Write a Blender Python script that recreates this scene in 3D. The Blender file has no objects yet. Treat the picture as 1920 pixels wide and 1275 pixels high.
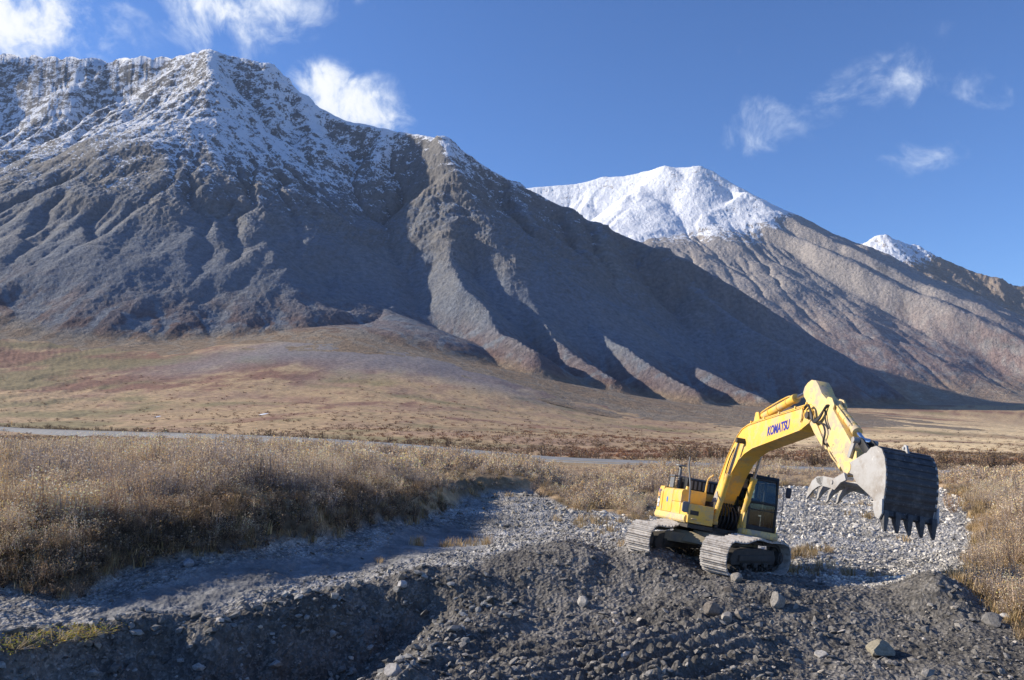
import bpy, bmesh, math, random
import numpy as np
from mathutils import Vector, Matrix
R = math.radians
random.seed(4)
rng = np.random.default_rng(7)
scene = bpy.context.scene

# ------------------------------------------------------------------ camera, sky, sun, exposure
F = 1493.0; HZ = 790.0; CZ = 4.9                     # focal length and horizon row for a 1920 px wide frame
PITCH = math.atan((HZ - 637.5) / F)
cam_data = bpy.data.cameras.new("camera")
cam_data.sensor_width = 36.0
cam_data.lens = 36.0 * F / 1920.0
cam_data.clip_start = 0.1
cam_data.clip_end = 30000.0
cam = bpy.data.objects.new("camera", cam_data)
scene.collection.objects.link(cam)
cam.location = (0, 0, CZ)
cam.rotation_euler = (math.pi / 2 + PITCH, 0, 0)
scene.camera = cam

SUN_EL = R(26.0); SUN_BEYOND = R(13.0)
SUN = Vector((-math.cos(SUN_EL) * math.cos(SUN_BEYOND), math.cos(SUN_EL) * math.sin(SUN_BEYOND), math.sin(SUN_EL)))
sd = bpy.data.lights.new("sun", 'SUN')
sd.energy = 4.9; sd.angle = R(0.5); sd.color = (1.0, 0.90, 0.75)
so = bpy.data.objects.new("sun", sd); scene.collection.objects.link(so)
so.rotation_euler = SUN.to_track_quat('Z', 'Y').to_euler()
so.location = (-40, 20, 40)

scene.view_settings.view_transform = 'Standard'
scene.view_settings.look = 'None'
scene.view_settings.exposure = 0.5
scene.view_settings.gamma = 1.0


def ray(px, py):
    a = (px - 960) / F; b = (637.5 - py) / F
    cp, sp = math.cos(PITCH), math.sin(PITCH)
    return Vector((a, cp - b * sp, sp + b * cp))


def atY(px, py, Y):
    d = ray(px, py); t = Y / d.y
    return Vector((d.x * t, Y, CZ + d.z * t))


def atZ(px, py, z):
    d = ray(px, py); t = (z - CZ) / d.z
    return Vector((d.x * t, d.y * t, z))


# ---- node helpers
class NT:
    def __init__(self, tree):
        self.t = tree; self.n = tree.nodes; self.l = tree.links; self.n.clear()

    def node(self, typ, **kw):
        nd = self.n.new(typ)
        for k, v in kw.items():
            if k == 'ins':
                for i, val in v.items():
                    s = nd.inputs[i]
                    if isinstance(val, bpy.types.NodeSocket): self.l.new(val, s)
                    else: s.default_value = val
            else:
                setattr(nd, k, v)
        return nd

    def math(self, op, a, b=None, c=None, clamp=False):
        nd = self.n.new('ShaderNodeMath'); nd.operation = op; nd.use_clamp = clamp
        for i, v in enumerate((a, b, c)):
            if v is None: continue
            if isinstance(v, bpy.types.NodeSocket): self.l.new(v, nd.inputs[i])
            else: nd.inputs[i].default_value = v
        return nd.outputs[0]

    def vmath(self, op, a, b=None):
        nd = self.n.new('ShaderNodeVectorMath'); nd.operation = op
        for i, v in enumerate((a, b)):
            if v is None: continue
            if isinstance(v, bpy.types.NodeSocket): self.l.new(v, nd.inputs[i])
            else: nd.inputs[i].default_value = v
        return nd

    def noise(self, vec, scale, detail=4, rough=0.55, dist=0.0):
        nd = self.node('ShaderNodeTexNoise', ins={'Scale': scale, 'Detail': detail, 'Roughness': rough, 'Distortion': dist})
        self.l.new(vec, nd.inputs['Vector'])
        return nd.outputs[0]

    def ss(self, v, a, b, lo=0.0, hi=1.0):
        nd = self.n.new('ShaderNodeMapRange'); nd.interpolation_type = 'SMOOTHSTEP'
        self.l.new(v, nd.inputs[0])
        for i, x in zip((1, 2, 3, 4), (a, b, lo, hi)): nd.inputs[i].default_value = x
        return nd.outputs[0]

    def mix(self, fac, a, b, typ='MIX'):
        nd = self.n.new('ShaderNodeMix'); nd.data_type = 'RGBA'; nd.blend_type = typ
        for i, v in ((0, fac), (6, a), (7, b)):
            if isinstance(v, bpy.types.NodeSocket): self.l.new(v, nd.inputs[i])
            else: nd.inputs[i].default_value = v if i == 0 else (v[0], v[1], v[2], 1)
        return nd.outputs[2]


# ---- world: sky with thin cumulus shreds, placed by direction
world = bpy.data.worlds.new("World"); scene.world = world; world.use_nodes = True
w = NT(world.node_tree)
sky = w.node('ShaderNodeTexSky', sky_type='NISHITA')
sky.sun_disc = False; sky.sun_elevation = SUN_EL
sky.sun_rotation = math.atan2(SUN.x, SUN.y)
sky.altitude = 900; sky.air_density = 1.0; sky.dust_density = 0.25; sky.ozone_density = 2.6
tint = w.mix(1.0, sky.outputs[0], (0.69, 0.95, 1.36), 'MULTIPLY')
dirv = w.node('ShaderNodeTexCoord').outputs['Generated']
warp = w.node('ShaderNodeTexNoise', ins={'Scale': 6.0, 'Detail': 3}); w.l.new(dirv, warp.inputs['Vector'])
wofs = w.vmath('SCALE', w.vmath('SUBTRACT', warp.outputs['Color'], (0.5, 0.5, 0.5)).outputs[0]); wofs.inputs['Scale'].default_value = 0.09
wd = w.vmath('ADD', dirv, wofs.outputs[0]).outputs[0]
# px, py, radius x, radius y, strength
CLOUDS = [(40, 30, 150, 70, 1.15), (-60, 20, 160, 80, 1.2), (420, 25, 150, 55, 1.0), (500, -10, 130, 60, 1.0), (350, 60, 80, 40, .8),
          (615, 150, 85, 42, 1.1), (690, 190, 100, 55, 1.15), (740, 215, 75, 45, 1.0), (640, 190, 90, 40, 1.0),
          (1655, 150, 105, 60, .66), (1460, 225, 115, 66, .66), (1560, 190, 110, 50, .62), (1830, 165, 110, 55, .54), (1705, 305, 85, 50, .6), (1385, 110, 28, 34, .38),
          (1730, 80, 70, 30, .42), (1140, 245, 34, 16, .4), (1260, 240, 26, 22, .4), (650, 0, 90, 26, .7)]
acc = None
for (px, py, rx, ry, st) in CLOUDS:
    c = ray(px, py).normalized()
    ex = Vector((c.y, -c.x, 0)).normalized(); ey = c.cross(ex) * -1
    dd = w.vmath('SUBTRACT', wd, tuple(c)).outputs[0]
    u = w.vmath('DOT_PRODUCT', dd, tuple(ex * (F / rx))).outputs['Value']
    v = w.vmath('DOT_PRODUCT', dd, tuple(ey * (F / ry))).outputs['Value']
    d2 = w.math('ADD', w.math('MULTIPLY', u, u), w.math('MULTIPLY', v, v))
    g = w.math('MULTIPLY', w.math('POWER', 2.7183, w.math('MULTIPLY', d2, -0.9)), st)
    acc = g if acc is None else w.math('MAXIMUM', acc, g)
n1 = w.noise(wd, 16.0, 9, 0.62, 0.3)
n2 = w.noise(wd, 42.0, 6, 0.6, 0.4)
nn = w.math('ADD', w.math('MULTIPLY_ADD', n1, 2.9, -1.15), w.math('MULTIPLY', n2, 1.4))
dens = w.math('MULTIPLY', acc, nn)
cm = w.ss(dens, 0.38, 1.30)
thick = w.ss(dens, 0.7, 1.6)
cloudcol = w.mix(thick, (5.6, 6.4, 7.9), (7.7, 7.9, 8.3))
final = w.mix(cm, tint, cloudcol)
bg = w.node('ShaderNodeBackground', ins={'Strength': 0.092}); w.l.new(final, bg.inputs[0])
out = w.node('ShaderNodeOutputWorld'); w.l.new(bg.outputs[0], out.inputs[0])

# ------------------------------------------------------------------ numpy noise
_tab = rng.normal(size=(256, 256, 2)).astype(np.float32)
_tab /= np.linalg.norm(_tab, axis=2, keepdims=True)


def gnoise(x, y):
    xi = np.floor(x); yi = np.floor(y)
    fx = (x - xi).astype(np.float32); fy = (y - yi).astype(np.float32)
    xi = xi.astype(np.int64) & 255; yi = yi.astype(np.int64) & 255
    x1 = (xi + 1) & 255; y1 = (yi + 1) & 255
    u = fx * fx * fx * (fx * (fx * 6 - 15) + 10); v = fy * fy * fy * (fy * (fy * 6 - 15) + 10)
    def g(a, b, dx, dy):
        t = _tab[a, b]; return t[..., 0] * dx + t[..., 1] * dy
    n00 = g(xi, yi, fx, fy); n10 = g(x1, yi, fx - 1, fy); n01 = g(xi, y1, fx, fy - 1); n11 = g(x1, y1, fx - 1, fy - 1)
    return ((n00 + u * (n10 - n00)) * (1 - v) + (n01 + u * (n11 - n01)) * v) * 1.4


def fbm(x, y, lam, octs=5, gain=.5, ridged=False, seed=0):
    a = 1.0; s = 0; tot = 0; fr = 1.0 / lam
    for i in range(octs):
        n = gnoise(x * fr + 17.3 * i + seed * 7.7, y * fr - 9.1 * i + seed * 3.3)
        if ridged: n = 1 - 2 * np.abs(n)
        s = s + a * n; tot += a; a *= gain; fr *= 2.03
    return s / tot


def sst(x, a, b):
    t = np.clip((x - a) / (b - a), 0, 1); return t * t * (3 - 2 * t)


# ------------------------------------------------------------------ base terrain: control points (px, py, distance)
CP = [  # road line and apron
    (0, 808, 380), (300, 821, 260), (640, 836, 170), (960, 862, 108), (1400, 877, 88), (1900, 889, 79),
    (0, 745, 700), (0, 672, 1000), (0, 600, 1270), (-400, 745, 700), (-400, 610, 1270), (-400, 805, 340),
    (300, 765, 600), (300, 690, 950), (400, 640, 1220), (640, 785, 450), (640, 705, 900), (650, 632, 1250),
    (900, 800, 400), (900, 750, 800), (900, 690, 1150), (1150, 820, 380), (1150, 780, 900), (1150, 745, 1150),
    (1440, 836, 350), (1440, 800, 900), (1440, 765, 1500), (1700, 840, 350), (1700, 800, 1000), (1700, 765, 1800),
    (1920, 846, 350), (1920, 800, 1300), (1920, 755, 2500), (2300, 850, 350), (2300, 800, 1500), (2300, 760, 2500),
    # scrub flat
    (0, 838, 90), (300, 850, 80), (640, 868, 68), (960, 893, 66), (-300, 835, 95),
    (0, 895, 45), (300, 905, 42), (600, 918, 42), (0, 990, 29), (200, 1000, 27.5), (450, 1000, 28), (700, 975, 34), (-300, 1000, 28),
    # creek gravel
    (800, 1000, 35), (1000, 950, 45), (1100, 925, 54), (900, 1030, 30.5), (1050, 1000, 35), (700, 1062, 27), (1150, 1000, 34), (560, 1075, 25.7),
    (330, 1130, 22.0), (150, 1165, 20.2),
    (1500, 925, 54), (1600, 960, 43), (1700, 1000, 35.5), (1780, 1050, 30.0), (1560, 1010, 35), (1530, 1060, 29.5), (1640, 1088, 27.4), (1600, 920, 56),
    (1850, 930, 46), (1900, 1000, 31.5), (1900, 1080, 25.5), (1860, 1130, 23.2), (2200, 1000, 31), (2200, 900, 60), (1300, 905, 62),
    # lit crest and spoil heap
    (0, 1228, 16.6), (240, 1180, 18.6), (415, 1165, 20.4), (550, 1128, 22.0), (625, 1118, 22.4), (750, 1105, 22.6), (850, 1098, 22.9), (1000, 1066, 24.3), (1100, 1046, 24.9),
    (1200, 1035, 25.4), (1200, 1095, 24.0), (1200, 1160, 21.5), (1200, 1275, 16.6),
    (1300, 1095, 23.6), (1370, 1088, 23.3), (1480, 1098, 23.5), (1600, 1114, 23.1), (1680, 1118, 22.7), (1752, 1086, 22.2), (1850, 1146, 21.2), (1930, 1190, 19.6),
    (1752, 1165, 20.9), (1500, 1190, 20.2), (1800, 1225, 18.6), (1500, 1280, 16.7), (1900, 1290, 16.7), (2200, 1250, 17.5),
    (1000, 1140, 22.6), (1000, 1200, 20.3), (1000, 1275, 17.0), (740, 1280, 17.0), (850, 1210, 19.8), (1120, 1112, 23.4),
    (400, 1275, 17.0), (0, 1290, 15.2), (-300, 1230, 16.5),
]
XYZ = [atY(*c) for c in CP]
for _Y, _z in ((1800, 1.0), (3500, 1.0), (7000, 1.0), (14000, 1.0)):
    for _px, _zz in ((-400, 150), (200, 140), (700, 125), (1150, 60), (1500, 45), (1920, 30), (2300, 30)):
        XYZ.append(Vector(((_px - 960) / F * _Y, _Y, _zz * (1 if _px < 1400 else _Y / 2500 + .2))))
XYZ += [Vector((6.05, 23.75, .36)), Vector((3.55, 26.0, .70)), Vector((9.4, 27.6, -.33)), Vector((6.85, 29.9, .02)), Vector((6.5, 26.7, .16)), Vector((3.4, 27.0, .55))]
XYZ += [Vector((8 * math.sin(a), 8 * math.cos(a), -.5)) for a in (-.65, -.2, .2, .65)] + [Vector((2 * math.sin(a), 2 * math.cos(a), -.6)) for a in (-.65, 0, .65)]


def uv_of(x, y):
    r = np.sqrt(x * x + y * y) + 1e-6
    th = np.clip(np.arctan2(x, y), -.80, .80)
    return th * 2.2, np.log(r), r


cx = np.array([p.x for p in XYZ]); cy = np.array([p.y for p in XYZ]); cz_ = np.array([p.z for p in XYZ])
cu, cv, cr = uv_of(cx, cy)
ce = (cz_ - CZ) / cr


def tps(d2): return 0.5 * d2 * np.log(d2 + 1e-12)


A = tps((cu[:, None] - cu) ** 2 + (cv[:, None] - cv) ** 2) + np.eye(len(cu)) * 2e-4
Pm = np.stack([np.ones_like(cu), cu, cv], 1)
sol = np.linalg.solve(np.block([[A, Pm], [Pm.T, np.zeros((3, 3))]]), np.concatenate([ce, [0, 0, 0]]))


def h_base(x, y):
    u, v, r = uv_of(x, y)
    e = sol[-3] + sol[-2] * u + sol[-1] * v
    for i in range(len(cu)):
        e = e + sol[i] * tps((u - cu[i]) ** 2 + (v - cv[i]) ** 2)
    z = CZ + e * r
    k = sst(np.abs(np.arctan2(x, y)), .85, 1.4)
    k2 = sst(r, 1.5, 3.5)
    z = z * k2 + (-.6) * (1 - k2)
    return z * (1 - k) + (-.5 - .0 * r) * k


def seg_dist(x, y, pts):
    """distance to a polyline, height along it, closest point"""
    best = None
    for (a, b) in zip(pts[:-1], pts[1:]):
        dx, dy = b[0] - a[0], b[1] - a[1]; L2 = dx * dx + dy * dy + 1e-9
        t = np.clip(((x - a[0]) * dx + (y - a[1]) * dy) / L2, 0, 1)
        qx = a[0] + t * dx; qy = a[1] + t * dy
        d = np.hypot(x - qx, y - qy)
        yield d, a[2] + t * (b[2] - a[2]), qx, qy


def poly_sdf(x, y, poly):
    """signed distance, negative inside"""
    d = np.full(x.shape, 1e9); ins = np.zeros(x.shape, bool)
    n = len(poly)
    for i in range(n):
        a = poly[i]; b = poly[(i + 1) % n]
        dx, dy = b[0] - a[0], b[1] - a[1]
        t = np.clip(((x - a[0]) * dx + (y - a[1]) * dy) / (dx * dx + dy * dy + 1e-12), 0, 1)
        d = np.minimum(d, np.hypot(x - a[0] - t * dx, y - a[1] - t * dy))
        c = ((a[1] > y) != (b[1] > y)) & (x < dx * (y - a[1]) / (dy + 1e-12) + a[0])
        ins ^= c
    return np.where(ins, -d, d)


def P2(px, py, z=0.0):
    v = atZ(px, py, z); return (v.x, v.y)


TRENCH = [P2(-160, 1290, 0), P2(0, 1240), P2(130, 1205), P2(240, 1182), P2(325, 1170), P2(415, 1172, .05), P2(515, 1152, .1), P2(625, 1128, .15), P2(700, 1112, .15),
          P2(810, 1102, .2), P2(880, 1110, .1), P2(950, 1135, -.1), P2(940, 1170, -.5), P2(870, 1205, -.6), P2(790, 1245, -.7), P2(730, 1290, -.7), P2(690, 1400, -.6), P2(-160, 1600, -.5)]
VEG_L = [P2(-900, 960), P2(-300, 1070, .0), P2(-20, 1132, .0), P2(150, 1132, .05), P2(250, 1095, .1), P2(430, 1072, .1), P2(520, 1055, .1), P2(640, 1032, .1), P2(760, 1000), P2(850, 962), P2(905, 938),
         P2(1000, 933), P2(1060, 960), P2(1150, 965), P2(1210, 985), P2(1240, 940), P2(1300, 930), P2(1480, 915), P2(1560, 908), P2(1700, 905), P2(1760, 925), P2(1800, 955), P2(1822, 1000), P2(1818, 1050), P2(1790, 1100), P2(1850, 1140), P2(1900, 1170), P2(2000, 1230),
         P2(3200, 1200)] + [(500, 75), (500, 300), (-500, 500), (-500, 40)]
ROAD = [(-340, 430), atY(-260, 800, 560), atY(0, 808, 380), atY(150, 814, 310), atY(300, 821, 260), atY(470, 828, 205), atY(640, 836, 170), atY(800, 846, 138), atY(960, 859, 110), atY(1150, 868, 97), atY(1400, 876.5, 88), atY(1650, 883, 83), atY(1920, 889, 79), atY(2300, 897, 74), atY(3300, 905, 70)][1:]
ROAD = [(p[0], p[1], 0) for p in ROAD]


def road_d(x, y):
    d = np.full(x.shape, 1e9)
    for dd, _, _, _ in seg_dist(x, y, ROAD): d = np.minimum(d, dd)
    return d


def h_ground(x, y, detail=True):
    z = h_base(x, y)
    r = np.hypot(x, y)
    near = r < 75
    if near.any():
        xn, yn = x[near], y[near]; rn = r[near]
        wx = xn + .35 * fbm(xn, yn, 2.2, 3, seed=5); wy = yn + .35 * fbm(xn, yn, 2.2, 3, seed=9)
        t = poly_sdf(wx, wy, TRENCH)
        vg = poly_sdf(wx + .4 * fbm(xn, yn, 5, 2, seed=3), wy + .5 * fbm(xn, yn, 4, 2, seed=2), VEG_L)
        zn = z[near]
        zn = zn - (1.5 + .75 * fbm(xn, yn, 1.8, 4, seed=12)) * sst(-t + .5 * fbm(xn, yn, 1.3, 4, .6, seed=13), -.15, 1.3) * sst(rn, 5, 9) * (1 - .85 * sst(xn, -4.2, -.8))
        zn = zn + (.42 - .22 * (1 - sst(xn, -8, -5))) * np.exp(-((t - .35) / .5) ** 2) * (.45 + .5 * fbm(xn, yn, 2.5, 3, seed=14)) * sst(rn, 12, 15) * (1 - sst(xn, -1, 2))
        left = 1 - sst(xn, 0, 4)
        zn = zn + sst(-vg, -.3, .9) * (.85 * left * sst(yn, 18.5, 22.5) + .12) - (.0)
        if detail:
            spoil = (sst(vg, 0, .6)) * (1 - sst(rn, 27.0, 32.0))
            grav = sst(vg, 0, .6) * sst(rn, 27.0, 32.0)
            zn = zn + spoil * (.23 * fbm(xn, yn, 1.7, 4, .55, seed=21) + .085 * fbm(xn, yn, .5, 4, .6, True, seed=22) + .03 * fbm(xn, yn, .16, 3, .6, seed=23))
            zn = zn + grav * (.15 * fbm(xn, yn, 2.5, 3, .5, seed=31) + .11 * fbm(xn, yn, .7, 4, .6, True, seed=32))
            # track marks on the ramp at the bottom centre
            ux = (xn * .80 + yn * .60); uy = (-xn * .60 + yn * .80)
            ramp = np.exp(-(((uy - 12.0) / 3.0) ** 2)) * (1 - sst(xn, 3.5, 6.5)) * sst(t, .0, .5) * (1 - sst(rn, 21.5, 23.5))
            wob = .5 * fbm(xn, yn, 1.6, 3, seed=44)
            zn = zn + ramp * (.15 * np.sin((uy + wob * .5) * 2 * np.pi / .62) + .09 * np.sin((ux + wob * .3) * 2 * np.pi / .30) * np.clip(np.sin((uy + wob * .5) * 2 * np.pi / 1.24), 0, 1))
            veg = sst(-vg, 0, .5)
            zn = zn + veg * .16 * fbm(xn, yn, 1.3, 3, seed=51)
        z = z.copy(); z[near] = zn
    far = r > 60
    if far.any() and detail:
        xf, yf = x[far], y[far]; rf = r[far]
        k = sst(rf, 60, 400)
        rd = road_d(xf, yf)
        nz = (.35 * fbm(xf, yf, 14, 4, seed=61) * (1 - .5 * k) + k * 3.2 * fbm(xf, yf, 130, 4, seed=62) + k * .9 * fbm(xf, yf, 24, 4, .55, seed=63) * sst(rf, 150, 500)) * sst(rd, 4, 14)
        # shallow gullies running down the left fan
        lf = (1 - sst(xf / rf, -.52, -.36)) * sst(rf, 450, 800)
        nz = nz + lf * 2.6 * fbm(xf * 1.0, yf * .22, 26, 4, .55, True, seed=64)
        z[far] += nz
        # bank behind the road
    return z


RY = lambda Y: Y


def ridge3(lst): return [tuple(atY(p[0], p[1], RY(p[2]))) for p in lst]


def polar_mesh(name, th, rr, hfun, keep=None, cull_base=None):
    TH, RR = np.meshgrid(th, rr)
    X = RR * np.sin(TH); Y = RR * np.cos(TH)
    res = hfun(X.ravel(), Y.ravel())
    return X.ravel(), Y.ravel(), res, len(rr), len(th)


def grid_faces(nr, nc, wrap=False):
    i = np.arange(nr - 1)[:, None]; j = np.arange(nc if wrap else nc - 1)[None, :]
    a = i * nc + j; b = i * nc + (j + 1) % nc
    return np.stack([a, b, b + nc, a + nc], -1).reshape(-1, 4)


def make_mesh(name, V, Fq, mat, attrs=None, smooth=True, col=None):
    me = bpy.data.meshes.new(name)
    V = np.ascontiguousarray(V, np.float32); Fq = np.ascontiguousarray(Fq, np.int32)
    nf, k = Fq.shape
    me.vertices.add(len(V)); me.vertices.foreach_set('co', V.ravel())
    me.loops.add(nf * k); me.loops.foreach_set('vertex_index', Fq.ravel())
    me.polygons.add(nf); me.polygons.foreach_set('loop_start', np.arange(nf, dtype=np.int32) * k)
    me.polygons.foreach_set('use_smooth', np.full(nf, smooth))
    me.update(calc_edges=True)
    if col is not None:
        a = me.color_attributes.new('Col', 'FLOAT_COLOR', 'POINT')
        c = np.ones((len(V), 4), np.float32); c[:, :3] = col
        a.data.foreach_set('color', c.ravel())
    for n, v in (attrs or {}).items():
        a = me.attributes.new(n, 'FLOAT', 'POINT'); a.data.foreach_set('value', np.ascontiguousarray(v, np.float32))
    me.materials.append(mat)
    ob = bpy.data.objects.new(name, me); scene.collection.objects.link(ob)
    return ob


def lerp(a, b, t): return a + (b - a) * np.asarray(t, float).reshape(-1, 1)


def c3(*v): return np.array(v, np.float32)


# ------------------------------------------------------------------ terrain material (colour from the sheet's own painted earth, snow from a mask)
def terrain_material(name, mountain):
    m = bpy.data.materials.new(name); m.use_nodes = True; t = NT(m.node_tree)
    col = t.node('ShaderNodeAttribute', attribute_name='Col').outputs['Color']
    pos = t.node('ShaderNodeNewGeometry').outputs['Position']
    bs = t.node('ShaderNodeBsdfPrincipled', ins={'Roughness': .92, 'Specular IOR Level': .15})
    o = t.node('ShaderNodeOutputMaterial'); t.l.new(bs.outputs[0], o.inputs[0])
    if mountain:
        snow = t.node('ShaderNodeAttribute', attribute_name='snow').outputs['Fac']
        a = t.noise(pos, .035, 6, .65); b = t.noise(pos, .16, 5, .7)
        f = t.math('ADD', t.math('MULTIPLY', t.math('SUBTRACT', a, .5), 2.7), t.math('MULTIPLY', t.math('SUBTRACT', b, .5), 2.1))
        sm = t.ss(t.math('ADD', snow, f), .36, .66)
        v = t.math('ADD', t.math('MULTIPLY', t.noise(pos, .09, 7, .7), 1.1), t.math('MULTIPLY', t.noise(pos, .6, 3, .6), .7))
        cc = t.mix(1.0, col, t.node('ShaderNodeCombineColor', ins={0: t.ss(v, .45, 1.35, .55, 1.5), 1: t.ss(v, .45, 1.35, .57, 1.48), 2: t.ss(v, .45, 1.35, .6, 1.44)}).outputs[0], 'MULTIPLY')
        cc = t.mix(sm, cc, (.83, .85, .88))
        t.l.new(cc, bs.inputs['Base Color'])
        hgt = t.math('ADD', t.math('MULTIPLY', t.noise(pos, .07, 8, .68), 9.0), t.math('MULTIPLY', t.noise(pos, .5, 4, .6), 1.2))
        bp = t.node('ShaderNodeBump', ins={'Strength': 1.0, 'Distance': 1.0}); t.l.new(hgt, bp.inputs['Height']); t.l.new(bp.outputs[0], bs.inputs['Normal'])
    else:
        peb = t.node('ShaderNodeAttribute', attribute_name='pebble').outputs['Fac']
        # fine stones near, tussocks far
        vor = t.node('ShaderNodeTexVoronoi', ins={'Scale': 9.0, 'Randomness': 1.0}); t.l.new(pos, vor.inputs['Vector'])
        vor2 = t.node('ShaderNodeTexVoronoi', ins={'Scale': 24.0, 'Randomness': 1.0}); t.l.new(pos, vor2.inputs['Vector'])
        stone = t.math('MULTIPLY', t.node('ShaderNodeSeparateColor', ins={0: vor.outputs['Color']}).outputs[0], t.node('ShaderNodeSeparateColor', ins={0: vor2.outputs['Color']}).outputs[1])
        nf = t.noise(pos, 1.4, 8, .7)
        k = t.math('MULTIPLY_ADD', t.math('SUBTRACT', stone, .25), t.math('MULTIPLY', peb, 1.5), t.ss(nf, .3, .7, .72, 1.28))
        k = t.math('MAXIMUM', k, .3)
        cc = t.mix(1.0, col, t.node('ShaderNodeCombineColor', ins={0: k, 1: k, 2: k}).outputs[0], 'MULTIPLY')
        nt = t.ss(t.noise(pos, .22, 6, .7), .35, .65, .72, 1.3)
        cc = t.mix(1.0, cc, t.node('ShaderNodeCombineColor', ins={0: nt, 1: nt, 2: nt}).outputs[0], 'MULTIPLY')
        t.l.new(cc, bs.inputs['Base Color'])
        hh = t.math('ADD', t.math('MULTIPLY', vor.outputs['Distance'], t.math('MULTIPLY', peb, .10)), t.math('MULTIPLY', t.math('ADD', nf, t.math('MULTIPLY', t.noise(pos, 12.0, 5, .65), .35)), .10))
        bp = t.node('ShaderNodeBump', ins={'Strength': .9, 'Distance': 1.0}); t.l.new(hh, bp.inputs['Height']); t.l.new(bp.outputs[0], bs.inputs['Normal'])
    return m


M_TERR = terrain_material('rock_and_snow', True)
M_GRND = terrain_material('earth', False)

# ------------------------------------------------------------------ ground sheet
fine = np.radians(35.5)
th_f = np.linspace(-fine, fine, 1250)
th_mid = np.radians(np.arange(36.2, 60, .8)); th_c = np.radians(np.arange(62, 180, 6.0))
th = np.concatenate([-th_c[::-1], -th_mid[::-1], th_f, th_mid, th_c])
r1 = np.array([.3, 1, 2, 3.5, 5, 6.5, 8, 9.5, 11, 12.5]); r = [13.6]
while r[-1] < 60: r.append(r[-1] + max(.045, 1.35 * r[-1] ** 2 / (F * .533 * CZ) * .40))
while r[-1] < 1700: r.append(r[-1] * 1.0105)
while r[-1] < 14000: r.append(r[-1] * 1.06)
rr = np.concatenate([r1, r])
X, Y, Z, nr, nc = polar_mesh('ground', th, rr, h_ground)
Xg, Yg = X, Y
rad = np.hypot(X, Y)
# colours: albedo of each kind of ground
spoilc = c3(.130, .121, .110); gravc = c3(.31, .30, .285); mudc = c3(.20, .20, .20); duff = c3(.13, .098, .062)
tan = c3(.49, .345, .20); brown = c3(.34, .225, .15); red = c3(.225, .125, .09); olive = c3(.22, .19, .10); greyf = c3(.23, .22, .22)
N = len(X)
C = np.tile(duff, (N, 1)); peb = np.zeros(N)
nearm = rad < 75
xn, yn, rn = X[nearm], Y[nearm], rad[nearm]
wx = xn + .35 * fbm(xn, yn, 2.2, 3, seed=5); wy = yn + .35 * fbm(xn, yn, 2.2, 3, seed=9)
vg = poly_sdf(wx + .4 * fbm(xn, yn, 5, 2, seed=3), wy + .5 * fbm(xn, yn, 4, 2, seed=2), VEG_L)
nz = fbm(xn, yn, 3.0, 5, .6, seed=71)
g = np.tile(gravc, (nearm.sum(), 1))
HEAP = [P2(-200, 1245), P2(0, 1212), P2(240, 1170), P2(420, 1156), P2(560, 1122, .1), P2(700, 1102, .1), P2(860, 1088, .2), P2(960, 1064, .2), P2(1060, 1050, .3), P2(1180, 1028, .6), (3.9, 26.6), (7.2, 27.3), (9.6, 25.9), P2(1560, 1108, -.1), P2(1690, 1112, -.1), P2(1752, 1082, .3), P2(1850, 1142, -.1), P2(1960, 1200, -.4), (18, 14), (14, 3), (-14, 3)]
hs = poly_sdf(xn + .5 * nz, yn + .5 * fbm(xn, yn, 3.0, 4, seed=72), HEAP)
MUD = [P2(120, 1190), P2(200, 1140), P2(420, 1090), P2(560, 1068), P2(700, 1050), P2(760, 1012), P2(850, 985), P2(930, 1010), P2(900, 1045), P2(780, 1068), P2(600, 1085), P2(450, 1130), P2(300, 1170)]
ms = poly_sdf(xn + .5 * nz, yn + .5 * nz, MUD)
wear = fbm(xn, yn, 6, 4, .6, seed=73)
g = lerp(g, g * .72, sst(wear, -.1, .35))
g = lerp(g, np.tile(c3(.30, .24, .15), (len(g), 1)), .55 * sst(fbm(xn, yn, 4, 4, seed=74), .12, .3) * sst(rn, 38, 50))
pb = np.full(len(g), .85)
mk = sst(-ms, -.4, .5)
g = lerp(g, np.tile(mudc, (len(g), 1)), mk); pb = pb * (1 - mk) + .12 * mk
hk = sst(-hs, -.35, .35)
sp = np.tile(spoilc, (len(g), 1)) * (1 + .3 * nz[:, None]) * (1 + .3 * sst(fbm(xn, yn, 5, 4, .6, seed=76), .08, .3))[:, None]
g = lerp(g, sp, hk); pb = pb * (1 - hk) + .75 * hk
vk = sst(-vg, -.15, .25)
vc = lerp(np.tile(duff, (len(g), 1)), np.tile(tan * .8, (len(g), 1)), sst(fbm(xn, yn, 7, 4, seed=75), -.1, .3))
g = lerp(g, vc, vk); pb = pb * (1 - vk) + .15 * vk
C[nearm] = g; peb[nearm] = pb
fm = rad >= 60
xf, yf, rf = X[fm], Y[fm], rad[fm]
tx = xf / rf
a1 = fbm(xf, yf, 90, 6, .6, seed=81); a2 = fbm(xf * .45, yf, 260, 6, .6, seed=82); a3 = fbm(xf, yf * .5, 30, 5, .6, seed=83)
c = lerp(np.tile(tan * .86, (len(xf), 1)), np.tile(brown, (len(xf), 1)), sst(a1 + .6 * a3, -.15, .35))
c = lerp(c, np.tile(red, (len(xf), 1)), sst(a2 + .5 * a3 + .26 * sst(rf, 500, 1100), .12, .42))
c = lerp(c, np.tile(olive, (len(xf), 1)), .8 * sst(fbm(xf, yf, 120, 5, seed=84) + .25 * (1 - sst(tx, -.5, -.3)), .12, .4))
# pale grass flat on the right
rt = sst(tx, .20, .36) * sst(rf, 150, 320) * (1 - sst(rf, 1300, 2100))
c = lerp(c, np.tile(c3(.74, .56, .32), (len(xf), 1)), .85 * rt * sst(fbm(xf * .3, yf, 120, 4, seed=85), -.35, .1))
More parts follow.
